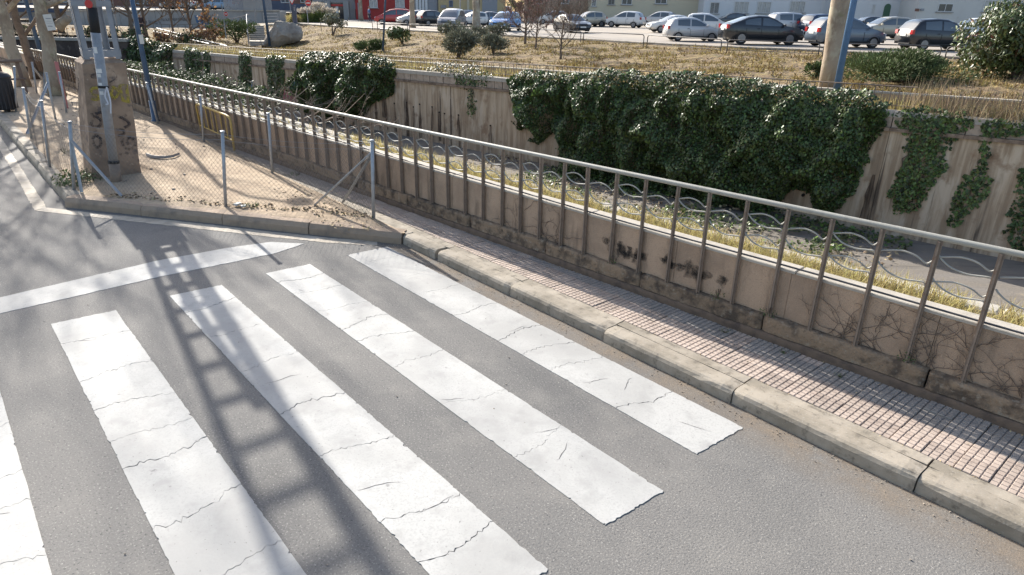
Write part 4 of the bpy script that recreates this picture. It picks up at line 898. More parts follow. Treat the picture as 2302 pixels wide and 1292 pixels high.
for _ in range(160):
    s_ = rj.uniform(-6, 8); n_ = rj.uniform(-6, -.2); p = ST.w(s_, n_, .003); z_ = rj.uniform(.002, .006); q.box((p[0], p[1], .003 + z_*.4), (z_*1.6, z_, z_), rj.uniform(0, 3))
props(build('road_grit', q, M['rock']), kind='stuff')
# dry leaves and crumbs at the kerb
P = []; rr = np.random.default_rng(4)
for _ in range(420):
    t = rr.uniform(0, 1); s_ = -.5 - 3.6*t; P.append(ST.w(s_, .04 - 2.86*t*1.0 + abs(rr.normal(0, .12)) + .2, .175))
for _ in range(160): P.append(ST.w(rr.uniform(-3, -.3), rr.uniform(-.6, .02), .17))
P = np.array([p for p in P if ST.l(p)[1] < .05]); V, F = leaf_cloud(P, np.tile([0, 0, 1.0], (len(P), 1)), .04, .8, .5); props(link('fallen_leaves', np_mesh('fallen_leaves', V, F), M['litter']), kind='stuff')
P = np.stack([rr.uniform(0, 1, 60), rr.uniform(0, 1, 60)], 1); P = np.array([ST.w(-14 + 13.5*a, -2.7 + 2.6*b, 0) for a, b in P]); P = np.array([p for p in P if drop(p[0], p[1], 3) > .1])
q = MB()
for p in P: s = rr.uniform(.008, .028); q.box((p[0], p[1], drop(p[0], p[1], 3) + s*.3), (s*1.5, s, s), rr.uniform(0, 3))
props(build('pebbles', q, M['rock']), kind='stuff')
solo('paper_scrap', MB().box(tuple(gp(548, 467) + np.array([0, 0, .03])), (.07, .05, .02), .4).box(tuple(gp(535, 463) + np.array([0, 0, .03])), (.09, .06, .03), 1), M['white'], 'crumpled scrap of white litter by the kerb near the middle front post', 'litter')

# ================================================================== PLANTER GRASS, CHANNEL PLANTS
def blades(P, h, wd, lean=.35, seg=1):
    n = len(P); a = RNG.uniform(0, 2*np.pi, n); s = np.stack([np.cos(a), np.sin(a), np.zeros(n)], 1)*(wd*RNG.uniform(.6, 1.4, n))[:, None]*.5
    b = RNG.normal(0, lean, (n, 3)); b[:, 2] = 1; b /= np.linalg.norm(b, axis=1, keepdims=True); hh = (h*RNG.uniform(.45, 1.25, n))[:, None]
    mid = P + b*hh*.55; tip = P + b*hh + np.stack([b[:, 0], b[:, 1], -np.abs(b[:, 0]) - np.abs(b[:, 1])], 1)*hh*.25
    V = np.stack([P - s, P + s, mid + s*.7, tip, mid - s*.7], 1).reshape(-1, 3); k = np.arange(n)*5
    F = np.concatenate([np.stack([k, k + 1, k + 2], 1), np.stack([k, k + 2, k + 4], 1), np.stack([k + 4, k + 2, k + 3], 1)]); return V, F
def world_of(f, a, b, z): return np.stack([f.o[0] + f.d[0]*a + f.n[0]*b, f.o[1] + f.d[1]*a + f.n[1]*b, z], 1)
def stuff(name, V, F, m): return props(link(name, np_mesh(name, V, F), m), kind='stuff')
n = 26000; a = RNG.uniform(-3.5, 10, n); b = .19 + .6*RNG.beta(1.4, 1.2, n); keep = (nz(a, b, 1.6, 3) > -.42); a, b = a[keep], b[keep]
V, F = blades(world_of(WL, a, b, np.full(len(a), .60)), .23, .007, .42); stuff('planter_grass', V, F, M['drygrass'])
n = 5000; a = RNG.uniform(-30, -3.5, n); b = RNG.uniform(.2, .95, n); V, F = blades(world_of(WL, a, b, np.full(n, .60)), .15, .01, .5); stuff('planter_grass', V, F, M['drygrass'])
n = 2200; a = RNG.uniform(-3, 10, n); b = RNG.uniform(.2, .8, n); V, F = blades(world_of(WL, a, b, np.full(n, .60)), .17, .006, .5); stuff('green_grass', V, F, M['weed'])
n = 400; a = RNG.uniform(0, 10, n); b = RNG.uniform(.17, .24, n); V, F = blades(world_of(WL, a, b, np.full(n, .60)), .30, .004, .25); stuff('grass_stalks', V, F, M['drygrass_pale'])
# low leafy bush behind the railing on the left, ground ivy and litter on the bed
def leaf_thing(name, label, cat, P, N_, size, m, jit=.5, stems=None, group=None, light=None, aspect=1.0):
    c = P.mean(0); c[2] = P[:, 2].min(); T = Thing(name, label, cat, tuple(map(float, c)), 0, group); V, F = leaf_cloud(P - c, N_, size, .5, jit, aspect=aspect); k = len(P); nl = int(k*(light[1] if light else 0))
    props(link('leaves', np_mesh('leaves', V, np.concatenate([F[nl:k], F[k + nl:]])), m, T.o), kind='stuff')
    if nl: props(link('bright_leaves', np_mesh('bright_leaves', V, np.concatenate([F[:nl], F[k:k + nl]])), light[0], T.o), kind='stuff')
    if stems: T.part('stem', stems, M['stem'])
    return T
n = 6500; a = -7.6 - 9.5*RNG.beta(1.2, 1.1, n); b = 1.25 + .8*RNG.normal(0, .35, n); top = .95 + .22*nz(a, b, .8, 8); z = .35 + (top - .25)*RNG.uniform(0, 1, n)**.6
keep = nz(a, z, 1.1, 4) > -.22; a, b, z = a[keep], b[keep], z[keep]; P = world_of(WL, a, b, z); sm = MB()
for k in range(30): x0 = -5 - 10*random.random(); p0 = WL.w(x0, 1.2, .5); sm.tube([p0, p0 + np.array([random.gauss(0, .3), random.gauss(0, .2), .3]), p0 + np.array([random.gauss(0, .5), random.gauss(0, .3), .65])], .008, 4)
leaf_thing('leafy_shrub', 'long glossy leafy shrub growing in the channel right behind the far part of the railing', 'shrub', P, np.tile([-.3, -.6, .75], (len(P), 1)), .085, M['shrubleaf'], .7, sm, light=(M['weed'], .2), aspect=.6)
def bedpts(n, s0, s1, n0, n1): a = RNG.uniform(s0, s1, n); b = RNG.uniform(n0, n1, n); return a, b
a, b = bedpts(5200, -9, 2.5, 9.6, 12.9); keep = nz(a, b, .7, 2) + .25*(b - 9)/3 > .02 + .08*np.clip(a + 1, 0, 3); a, b = a[keep], b[keep]; P = world_of(WL, a, b, -2.42 + .12*RNG.uniform(0, 1, len(a)))
leaf_thing('ground_ivy', 'low green ivy creeping over the channel bed at the foot of the wall', 'ivy', P, np.tile([0, 0, 1.0], (len(P), 1)), .10, M['ivy'], .4, light=(M['ivy_light'], .4))
a, b = bedpts(2600, -12, 2.5, 9.5, 13.0); keep = nz(a, b, .5, 12) > -.1; P = world_of(WL, a[keep], b[keep], -2.44 + .05*RNG.uniform(0, 1, keep.sum())); V, F = leaf_cloud(P, np.tile([0, 0, 1.0], (len(P), 1)), .085, .8, .4); stuff('leaf_litter', V, F, M['litter'])
# dead branches in the channel, rising above the railing
def branch_rec(mb, p, d, L, r, depth, rnd, spread=.6, up=.12, sides=5, segs=4, minr=.004, kids=(2, 3)):
    pts = [p]; q = Vector(p); dd = Vector(d).normalized(); rad = [r]
    for i in range(segs):
        dd = (dd + Vector((rnd.gauss(0, .13), rnd.gauss(0, .13), rnd.gauss(0, .1) + up*.3))).normalized(); q = q + dd*(L/segs); pts.append(q.copy()); rad.append(max(minr, r*(1 - .45*(i + 1)/segs)))
    mb.tube(pts, rad, sides if r > .03 else max(3, sides - 2), depth == 0)
    if depth > 0:
        for k in range(rnd.randint(*kids)):
            i = rnd.randint(max(1, segs//2), segs); b = pts[i]; ax = Vector((rnd.gauss(0, 1), rnd.gauss(0, 1), rnd.gauss(0, .6))).normalized()
            nd = (dd + ax*spread*rnd.uniform(.6, 1.3) + Vector((0, 0, up))).normalized(); branch_rec(mb, b, nd, L*rnd.uniform(.55, .82), rad[i]*.68, depth - 1, rnd, spread, up, sides, segs, minr, kids)
mb = MB(); r = random.Random(3)
for k in range(13):
    p0 = V3(WL.w(-8.6 + k*.3 + r.gauss(0, .15), 1.45 + r.random()*.6, .35 + r.random()*.25)); q_ = r.gauss(0, .22); d = Vector((WL.d[0] + WL.n[0]*q_, WL.d[1] + WL.n[1]*q_, .22 + .2*r.random())); branch_rec(mb, p0, d, .5, .012, 3, r, .5, .03, 4, 4, .0035)
for px, py in [(776, 196), (820, 210)]:
    a_, z_ = WL.plane(px, py, 1.8); tgt = WL.w(a_, 1.8, z_); p0 = V3(WL.w(a_ - 1.6, 1.7, .5)); mb.tube([p0, p0.lerp(V3(tgt), .5) + Vector((.06, 0, -.08)), V3(tgt)], [.016, .010, .004], 4)
Tb = Thing('dead_branches', 'heap of bare dead branches sticking up behind the railing below the rounded ivy', 'branches', tuple(WL.w(-6.8, 1.7, 0))); props(Tb.part('branches', mb, M['twig']), kind='stuff')
# bare creeper on the parapet
def creeper(label, s0, s1, cnt, seed):
    T = Thing('bare_creeper', label, 'creeper', (WL.o[0], WL.o[1], 0), rz(WL)); r = random.Random(seed); mb = MB()
    for k in range(cnt):
        x = r.uniform(s0, s1); z = r.choice([.36, .36, r.uniform(.36, .72)]); th = r.uniform(.5, 2.6); pts = []
        for i in range(r.randint(7, 20)):
            pts.append((x, -.006 - r.random()*.010, z)); x += math.cos(th)*.035; z += math.sin(th)*.03; th += r.gauss(0, .28)
            if z > .80 or z < .35: break
        if len(pts) > 3:
            mb.tube(pts, [.0031*(1 - .7*i/len(pts)) for i in range(len(pts))], 4)
            for i in range(2, len(pts) - 1):
                if r.random() < .35: p = pts[i]; a = r.uniform(0, 6.28); mb.tube([p, (p[0] + .03*math.cos(a), p[1], p[2] + .03*math.sin(a)), (p[0] + .055*math.cos(a + .3), p[1], p[2] + .055*math.sin(a + .3))], .0016, 3)
    T.part('stem', mb, M['bark_dark'], world=False)
creeper('dense bare creeper stems crisscrossing the parapet wall at the right', 5.0, 8.4, 95, 2)
creeper('thin bare creeper on the parapet wall, left of the sooty stains', .9, 2.1, 16, 3)
sb = MB(); M['soot'] = alpha_edges(mat('soot', (.035, .032, .03), .95), 13, .34, .68, .5)
for (px, py, w_, h_) in [(1372, 545, .11, .1), (1398, 558, .13, .10), (1418, 575, .2, .12), (1440, 572, .1, .1), (1502, 590, .12, .09), (1525, 598, .12, .05), (1552, 604, .11, .12), (1576, 618, .12, .1), (1625, 629, .08, .07)]:
    s_, z_ = WL.plane(px, py); rs_ = random.Random(int(px)); n_ = 26
    for ring_ in range(3):
        f_ = (1.0, .75, .5)[ring_]; rim_ = []
        for k in range(n_):
            q = 2*math.pi*k/n_; rd = f_*(.75 + .55*noise.noise(Vector((math.cos(q)*1.6, math.sin(q)*1.6, px*.1))) + rs_.uniform(-.12, .12)); rim_.append((s_ + w_*rd*math.cos(q), -.0032 - .0004*ring_, z_ + h_*rd*math.sin(q)))
        sb.add(rim_, [tuple(range(n_))])
props(PW_.part('soot_stains', sb, M['soot'], world=False), kind='stuff')

# ================================================================== BANK VEGETATION
n = 9000; a = RNG.uniform(-46, 7, n); b = RNG.uniform(.3, .9, n); V, F = blades(world_of(FAR, a, b, zc(a) - .04), .42, .014, .3); stuff('tall_dry_grass', V, F, M['drygrass'])
n = 700; a = RNG.uniform(1.2, 6.5, n); keep = nz(a, a*0, .7, 5) > -.15; a = a[keep]; b = RNG.uniform(.1, .85, len(a)); V, F = blades(world_of(FAR, a, b, zc(a) - .04), .95, .012, .14); stuff('tall_dry_stalks', V, F, M['drygrass_pale'])
n = 900; a = RNG.uniform(2, 7, n); b = RNG.uniform(-.15, .5, n); V, F = blades(world_of(FAR, a, b, zc(a) - .02), .5, .01, .5); stuff('tall_dry_stalks', V, F, M['drygrass_pale'])
vs = np.array(bk.v); fs = np.array(bk.f); q0 = vs[fs[:, 0]]; 
w8 = 1.0/np.maximum(8, np.hypot(q0[:, 0], q0[:, 1]))**1.3; A_ = np.linalg.norm(np.cross(vs[fs[:, 1]] - q0, vs[fs[:, 3]] - q0), axis=1); pr = w8*A_*(q0[:, 0] > -30); pr /= pr.sum()
n = 70000; fi = RNG.choice(len(fs), n, p=pr); u, v = RNG.uniform(0, 1, n)[:, None], RNG.uniform(0, 1, n)[:, None]
P = (vs[fs[fi, 0]]*(1 - u) + vs[fs[fi, 1]]*u)*(1 - v) + (vs[fs[fi, 3]]*(1 - u) + vs[fs[fi, 2]]*u)*v
keep = nz(P[:, 0], P[:, 1], .55, 6) + .7*nz(P[:, 0], P[:, 1], 1.9, 2) > .04; P = P[keep]; V, F = blades(P, .2, .04, .9); stuff('bank_grass', V, F, M['bankgrass'])
n = 2600; fi = RNG.choice(len(fs), n, p=pr); u, v = RNG.uniform(0, 1, n)[:, None], RNG.uniform(0, 1, n)[:, None]
P = (vs[fs[fi, 0]]*(1 - u) + vs[fs[fi, 1]]*u)*(1 - v) + (vs[fs[fi, 3]]*(1 - u) + vs[fs[fi, 2]]*u)*v; P[:, 2] += .03
V, F = leaf_cloud(P, np.tile([0, 0, 1.0], (n, 1)), .10, .9, .6); stuff('fallen_leaves', V, F, M['litter'])
def shrub(name, label, px, py, w_, h_, n, size, m, seed, cat='shrub', trunk=0.0, up=.3, Y=None, squash=.75, jit=.7, light=None, aspect=.6, spiky=False, lobes=5, pos=None, cull=-.22):
    base = pos if pos is not None else (hit(px, py) if Y is None else at_y(px, py, Y)); base = np.array(base, float); r = np.random.default_rng(seed)
    C = np.stack([r.normal(0, .28, lobes)*w_, r.normal(0, .28, lobes)*w_*squash, trunk + h_*r.uniform(.25, .72, lobes)], 1); C[:, 0] = np.clip(C[:, 0], -.3*w_, .3*w_); C[0] = (0, 0, trunk + h_*.5); rad = r.uniform(.26, .42, lobes); rad[0] = .46
    k = r.integers(0, lobes, n); d = r.normal(0, 1, (n, 3)); d /= np.linalg.norm(d, axis=1, keepdims=True); t = r.uniform(.35, 1, n)**.5
    P = C[k] + d*(rad[k]*t)[:, None]*np.array([w_, w_*squash, h_*.85]); P[:, 2] = np.clip(P[:, 2], .02 if trunk == 0 else trunk*.6, None)
    keep = np.array([noise.noise(Vector(p*(2.2/max(w_, h_)) + np.array([seed, 0, 0]))) for p in P]) > cull; P, d = P[keep], d[keep]; N_ = d + np.array([0, 0, up])
    T = Thing(name, label, cat, tuple(base))
    if spiky: V, F = blades(P - d*size*.5, size, size*.22, .1); 
    else: V, F = leaf_cloud(P, N_, size, .6, jit, aspect=aspect)
    if spiky:
        nn = len(P); dirs = (d + np.array([0, 0, .5]) + r.normal(0, .35, (nn, 3))); dirs /= np.linalg.norm(dirs, axis=1, keepdims=True); sd_ = np.cross(dirs, r.normal(0, 1, (nn, 3))); sd_ /= np.linalg.norm(sd_, axis=1, keepdims=True); L = (size*r.uniform(.6, 1.4, nn))[:, None]
        a_ = P - dirs*L*.5; V = np.stack([a_ - sd_*L*.11, a_ + sd_*L*.11, P + dirs*L*.2 + sd_*L*.12, P + dirs*L*.5, P + dirs*L*.2 - sd_*L*.12], 1).reshape(-1, 3); kk = np.arange(nn)*5; F = np.concatenate([np.stack([kk, kk + 1, kk + 2], 1), np.stack([kk, kk + 2, kk + 4], 1), np.stack([kk + 4, kk + 2, kk + 3], 1)])
    props(link('leaves', np_mesh('leaves', V, F), M[m], T.o), kind='stuff')
    mb = MB(); rr_ = random.Random(seed)
    for i in range(7 if trunk == 0 else 4): c = C[i % lobes]; mb.tube([(rr_.gauss(0, .05), rr_.gauss(0, .05), -.08), (c[0]*.4, c[1]*.4, c[2]*.55), tuple(c)], [.03*h_ + .008, .02*h_ + .005, .006], 5)
    T.part('stem', mb, M['stem'], world=False); return T
def mpp(p): return np.linalg.norm(np.array(p) - EYE)/FPX/1.08     # metres per photo pixel there
def shrub_px(name, label, px, py, wpx, hpx, *a, **k):
    p = hit(px, py); s = mpp(p); return shrub(name, label, px, py, wpx*s*1.2, hpx*s*1.2, *a, **k)
shrub_px('lavender_bush', 'grey green bushy shrub standing in front of the grey van like car', 1018, 89, 48, 36, 1500, .16, 'lavender', 41, cull=-.4, spiky=True)
shrub_px('lavender_bush', 'small grey green shrub in the middle of the five on the bank', 1070, 91, 40, 28, 1100, .15, 'lavender', 42, cull=-.4, spiky=True)
shrub_px('lavender_bush', 'grey green shrub on the bank in front of the bright blue car', 1119, 88, 46, 34, 1400, .16, 'lavender', 43, cull=-.4, spiky=True)
shrub_px('lavender_bush', 'largest grey green shrub, lowest on the bank above the sprawling grey creeper', 1030, 131, 70, 54, 2600, .16, 'lavender', 44, cull=-.4, spiky=True)
shrub_px('lavender_bush', 'wide low grey shrub on the bank casting a dark shadow to its right', 1108, 120, 56, 38, 1800, .15, 'lavender', 45, cull=-.4, spiky=True)
shrub_px('round_shrub', 'dark olive domed shrub just above the rounded ivy on the bank', 830, 116, 54, 26, 1500, .17, 'juniper', 46, spiky=True)
shrub_px('round_shrub', 'small green shrub with dark shade on the bank left of the grey shrubs', 906, 98, 44, 32, 700, .2, 'juniper', 47)
shrub_px('small_tree', 'small round topped shrub on a short trunk, right of the boulder', 748, 80, 46, 36, 900, .22, 'lavender', 48, trunk=.5)
shrub_px('juniper_bush', 'wide dark juniper left of the stairway', 532, 96, 74, 44, 2200, .22, 'juniper', 49, spiky=True)
shrub_px('juniper_bush', 'dark bushy juniper behind the stair railing post', 556, 76, 40, 28, 900, .22, 'juniper', 50, spiky=True)
shrub_px('brown_bush', 'reddish brown twiggy bush left of the juniper', 482, 92, 44, 34, 900, .2, 'autumn', 51)
shrub_px('juniper_bush', 'broad spreading green juniper at the foot of the big plane trunk on the right', 2000, 184, 165, 56, 24000, .085, 'juniper', 52, spiky=True, lobes=13, cull=-.4)
shrub_px('juniper_bush', 'small juniper clump left of the big plane trunk on the right', 1846, 176, 44, 36, 1100, .15, 'juniper', 53, spiky=True)
shrub_px('photinia_bush', 'large glossy green and red leaved shrub at the right edge', 2292, 178, 150, 125, 16000, .14, 'photinia', 54, lobes=16, cull=-.45)
for k, (px, lb) in enumerate([(662, 'buff pampas clump left of the dark post'), (690, 'pampas grass tuft just right of the dark post'), (716, 'tallest pampas grass with white plumes behind the no entry sign'), (738, 'rightmost pampas grass tuft in front of the shop')]):
    b = hit(px, 50) ; s = mpp(b); r = np.random.default_rng(60 + k); n = 900; hh = [22, 24, 34, 24][k]*s
    P = np.stack([r.normal(0, 6*s, n), r.normal(0, 4*s, n), np.zeros(n)], 1); T = Thing('pampas_grass', lb, 'pampas grass', tuple(b), 0, 'pampas grass by the road signs'); V, F = blades(P, hh*.8, .05, .32); props(link('blades', np_mesh('blades', V, F), M['drygrass' if k == 0 else 'pampas'], T.o), kind='stuff')
    if k:
        P = np.stack([r.normal(0, 9*s, 420), r.normal(0, 5*s, 420), hh*r.uniform(.75, 1.08, 420)], 1); V, F = blades(P, .35, .09, .3); props(link('plumes', np_mesh('plumes', V, F), M['plume'], T.o), kind='stuff')

# ---- trees
def tree(name, label, base, h, r0, m, seed, lean=(0, 0), depth=4, first=.4, nb=6, spread=.65, up=.15, sides=8, leaves=None, cat='tree', L0=None, kids=(2, 3), extra=None, minr=.006, tf=.62):
    rnd = random.Random(seed); B = V3(base); T = Thing(name, label, cat, tuple(map(float, base))); N_ = 10; pts = []; rad = []
    for i in range(N_ + 1):
        t = i/N_; pts.append(B + Vector((lean[0]*t*h + rnd.gauss(0, .02*h*.15), lean[1]*t*h + rnd.gauss(0, .02*h*.15), t*h*tf - (.1 if i == 0 else 0)))); rad.append(r0*(1.22 - .22*min(1, t*8) - .45*t))
    mb = MB().tube(pts, rad, 14); T.part('trunk', mb, m, smooth=True); bm_ = MB(); tips = []
    for k in range(nb):
        i = int(N_*(first + (1 - first)*(k + .5)/nb)); a = 2.4*k + rnd.random(); d = Vector((math.cos(a), math.sin(a), rnd.uniform(.35, .9))); n0 = len(bm_.v); branch_rec(bm_, pts[i], d, (L0 or h*.28)*rnd.uniform(.8, 1.2), rad[i]*.55, depth - 1, rnd, spread, up, sides - 2, 4, minr, kids)
    branch_rec(bm_, pts[-1], (pts[-1] - pts[-2]), (L0 or h*.28), rad[-1]*.9, depth - 1, rnd, spread, up, sides - 2, 4, minr, kids)
    T.part('crown', bm_, m)
    if leaves:
        mm, cnt, sz, z0 = leaves; V0 = np.array(bm_.v); V0 = V0[V0[:, 2] > base[2] + z0]; P = V0[RNG.integers(0, len(V0), cnt)] + RNG.normal(0, sz*.6, (cnt, 3)) - np.array(T.loc); V, F = leaf_cloud(P, RNG.normal(0, 1, (cnt, 3)) + np.array([0, 0, .4]), sz, .6, .6); props(link('leaves', np_mesh('leaves', V, F), M[mm], T.o), kind='stuff')
    return T
t2 = gp(128, 215); T2 = tree('plane_tree', 'thick pale plane tree with a paper notice tied to its trunk', t2, 9.5, .205, M['bark_plane'], 3, (.022, 0), 4, .5, 7, .55, .3, 9, kids=(2, 3), tf=.5, minr=.01, L0=2.6)
np_ = at_y(111, 50, t2[1] - .36); T2.part('notice', MB().box(tuple(np_), (.235, .012, .42), 0, Matrix.Rotation(-.12, 3, 'Y')), M['paper']); T2.part('notice_print', MB().box(tuple(np_ + np.array([0, -.008, .03])), (.18, .004, .006)).box(tuple(np_ + np.array([0, -.008, -.02])), (.18, .004, .006)).box(tuple(np_ + np.array([.0, -.008, .1])), (.15, .004, .02)).box(tuple(np_ + np.array([.0, -.008, -.1])), (.13, .004, .02)), M['ink'])
T2.part('cut_limb', MB().tube([at_y(128, 62, t2[1]), at_y(140, 50, t2[1] + .1), at_y(152, 42, t2[1] - .05)], [.16, .13, .11], 10), M['bark_plane'], smooth=True)
t1 = gp(60, 195); tree('plane_tree', 'leaning plane tree between the left edge and the dark blue lamp post', t1, 12.5, .19, M['bark_plane'], 5, (-.05, 0), 5, .4, 7, .55, .25, 8, tf=.5, kids=(2, 3), minr=.01, L0=2.8)
tree('dark_tree', 'dark trunked tree just right of the leaning plane tree', gp(76, 178), 11, .14, M['bark_dark'], 8, (-.01, 0), 5, .35, 7, .6, .2, 8, tf=.42)
tree('plane_tree', 'plane tree at the extreme left edge behind the litter bin', gp(-14, 190), 13, .2, M['bark_plane'], 9, (.03, 0), 5, .35, 7, .6, .2, 8, tf=.42)
pr_ = hit(1868, 190); tr3 = tree('plane_tree', 'big mottled plane tree trunk beside the bright blue pole', tuple(FAR.w(FAR.plane(1868, 187, 1.6)[0], 1.6, .9)), 14, .27, M['bark_plane'], 15, (-.06, 0), 5, .5, 6, .6, .25, 9)
bpx = FAR.w(FAR.plane(1882, 190, .55)[0], .55, .7); BP = pole_obj('lamp_post', 'bright blue lamp post leaning across the big plane trunk', (1882, 192), (1920, 0), 0, .085, .075, M['blue_bright'], 2.6, Y=bpx[1])
pole_obj('lamp_post', 'slim blue grey pole on the bank in front of the red building', (860, 121), (866, 0), 0, .06, .05, M['blue_pole'], 2.0, Y=hit(860, 120)[1])
pole_obj('lamp_post', 'blue grey pole with a small no entry sign, left of the juniper', (606, 100), (592, 0), 0, .11, .09, M['blue_pole'], 2.0, Y=hit(508, 97)[1]).o.location.x -= 0
for (px, py, h, seed, lb, mm, lf) in [(1204, 112, 2.7, 21, 'small bare tree with reddish buds, left of the dark grey parked car', 'bark_dark', ('blossom', 1500, .05, .9)), (1259, 132, 2.6, 22, 'slender bare sapling in front of the dark grey parked car', 'bark_dark', ('blossom', 160, .035, 1.0)), (1180, 98, 2.8, 23, 'crooked bare tree with reddish buds beside the bright blue car', 'bark_dark', ('blossom', 1500, .05, .8))]:
    b = hit(px, py); tree('bare_tree', lb, b, h, .055 if seed != 23 else .08, M[mm], seed, (.02, 0), 5, .3, 8, .75, .25, 6, leaves=lf, L0=h*.36, minr=.006, kids=(2, 4), tf=.5)
for (px, lot_y, top, r0, lb) in [(812, 46, 9, .3, 'pale plane trunk beside the person in blue'), (928, 62, 9, .27, 'pale plane trunk in front of the silver hatchback'), (1071, 67, 9, .36, 'thick pale plane trunk left of the grey sedan')]:
    b = lot(px, lot_y); tree('plane_tree', lb, b, top, r0, M['bark_plane'], int(px), (0, 0), 4, .55, 5, .6, .2, 8)
for (px, py, h, seed, lf, lb) in [(432, 88, 5.5, 31, ('autumn', 900, .22, 1.2), 'bare tree with some rusty leaves on the left bank'), (330, 84, 6, 32, None, 'bare twiggy tree right of the pylon'), (300, 80, 6.5, 33, None, 'bare twiggy tree beside the left path'), (390, 76, 5, 34, ('autumn', 200, .2, 2), 'thin bare tree in front of the grey wall'), (40, 78, 8, 35, ('autumn', 300, .25, 3), 'bare brown tree behind the leaning plane tree'), (210, 76, 8, 36, None, 'bare brown tree behind the pylon'), (140, 74, 9, 37, ('autumn', 300, .25, 3), 'tall bare brown tree behind the notice tree'), (-60, 80, 9, 38, None, 'bare brown tree beyond the left edge')]:
    b = hit(px, py); tree('bare_tree', lb, b, h, h*.022, M['bark_dark'], seed, (0, 0), 5, .22, 8, .75, .22, 6, leaves=lf, L0=h*.27, kids=(2, 4), minr=.014)
for k, (px, py, wv, hv, lb) in enumerate([(300, 92, 50, 26, 'brown twiggy bush behind the pylon, left of the big ivy hedge'), (372, 96, 60, 26, 'brown twiggy bush above the big ivy hedge'), (420, 98, 56, 24, 'brown twiggy bush left of the rusty leaved tree foot'), (450, 96, 50, 30, 'brown twiggy bush right of the rusty leaved tree foot'), (220, 80, 60, 22, 'low brown bush behind the culvert rail'), (120, 80, 60, 24, 'low brown bush behind the notice tree'), (40, 80, 70, 26, 'low brown bush behind the leaning plane tree')]):
    b = hit(px, py); s_ = mpp(b); r = random.Random(90 + k); mb = MB()
    for i in range(26): a = r.uniform(0, 6.28); branch_rec(mb, V3(b) + Vector((r.gauss(0, wv*s_*.22), r.gauss(0, wv*s_*.12), -.05)), (math.cos(a)*.5, math.sin(a)*.5, 1), hv*s_*.5, .03, 2, r, .6, .15, 4, 3, .012)
    T = Thing('brown_bush', lb, 'shrub', tuple(b)); props(T.part('stems', mb, M['bark_dark']), kind='stuff')
    P = np.array(mb.v)[RNG.integers(0, len(mb.v), 260)] + RNG.normal(0, .12, (260, 3)) - np.array(T.loc); V, F = leaf_cloud(P, RNG.normal(0, 1, (260, 3)), .16, .6, .6); props(link('leaves', np_mesh('leaves', V, F), M['autumn' if k % 2 else 'juniper'], T.o), kind='stuff')
for i, (px, py) in enumerate([(1160, 42)]):
    b = lot(px, 44); b = b*1.45; b[2] = zlot(b[0]); shrub('dark_hedge', 'dark leafy tree mass between the garage door and the beige building', 0, 0, 3.2, 5, 1600, .4, 'juniper', 77, cat='tree', pos=b, trunk=.6)

# ================================================================== BANK FURNITURE: stairs, boulder, hoops, signs
s0 = hit(580, 106); s1 = lot(578, 56); sdir = (s1 - s0)[:2]; sL = np.linalg.norm(sdir); sdir /= sL; sn = np.array([sdir[1], -sdir[0]]); wS = 27*mpp(s1)
SW = Thing('stairway', 'concrete steps with a landing climbing the bank, left of the boulder', 'steps', tuple(s0))
nst = 13; rise = (s1[2] + .12 - s0[2] + .3)/nst
acc = 0.0; z = s0[2] - .3
for k in range(nst):
    dep = .34 if k != 4 else 2.2; c = s0[:2] + sdir*(acc + dep/2) ; z += rise
    SW.part('step', MB().chamfer((c[0], c[1], z - .5), (dep + .01, wS, 1.0), .02, math.atan2(sdir[1], sdir[0])), M['concrete_grey']); acc += dep
    SW.part('tread', MB().box((c[0] - sdir[0]*.02, c[1] - sdir[1]*.02, z + .012), (dep + .06, wS + .04, .024), math.atan2(sdir[1], sdir[0])), M['coping'])
for sgn in (-1,):
    p0 = s0[:2] + sn*sgn*wS*.55; SW.part('handrail', MB().tube([(p0[0], p0[1], s0[2] + .1), (p0[0], p0[1], s0[2] + 1.1), (*(p0 + sdir*2.0), s0[2] + 1.6), (*(p0 + sdir*4.2), s0[2] + 2.3), (*(p0 + sdir*acc), z + .95), (*(p0 + sdir*acc), z - .2)], .03, 6), M['galv_dull'])
    for f in (.35, .7): p = p0 + sdir*acc*f; SW.part('rail_post', MB().tube([(p[0], p[1], s0[2]), (p[0], p[1], s0[2] + .9 + 1.2*f)], .025, 6), M['galv_dull'])
TR = Thing('top_railing', 'short steel rail with three bars at the head of the stairs', 'railing', tuple(s1)); a = lot(594, 52); b = lot(626, 51)
for h in (.95, .65, .35): TR.part('bar', MB().tube([a + np.array([0, 0, h]), b + np.array([0, 0, h])], .03, 6), M['galv_dull'])
for p in (a, b): TR.part('post', MB().tube([p, p + np.array([0, 0, .95])], .035, 6), M['galv_dull'])
import bmesh
bmx = bmesh.new(); bc = hit(640, 103); bs_ = mpp(bc); rr_ = random.Random(5)
shape = [(590, 106), (600, 90), (612, 62), (622, 50), (645, 50), (660, 55), (676, 62), (680, 74), (672, 88), (650, 98), (628, 106), (605, 108)]
for (x, y) in shape:
    for d in (0, 1.0, 2.2):
        p = at_y(x, y, bc[1] + d + (0 if y > 70 else .5)); c_ = at_y(636, 84, bc[1] + 1.1); f = 1 if d == 0 else (1.05 if d == 1 else .8); q = c_ + (p - c_)*f; bmx.verts.new(tuple(q + np.array([rr_.gauss(0, .05) for _ in range(3)])))
p = at_y(636, 80, bc[1] - .5); bmx.verts.new(tuple(p)); bmx.verts.new(tuple(at_y(626, 70, bc[1] - .35))); bmx.verts.new(tuple(at_y(655, 86, bc[1] - .35)))
bmesh.ops.convex_hull(bmx, input=bmx.verts); bmesh.ops.delete(bmx, geom=[v for v in bmx.verts if not v.link_faces], context='VERTS'); bmesh.ops.triangulate(bmx, faces=bmx.faces)
bmesh.ops.subdivide_edges(bmx, edges=bmx.edges, cuts=3, use_grid_fill=True)
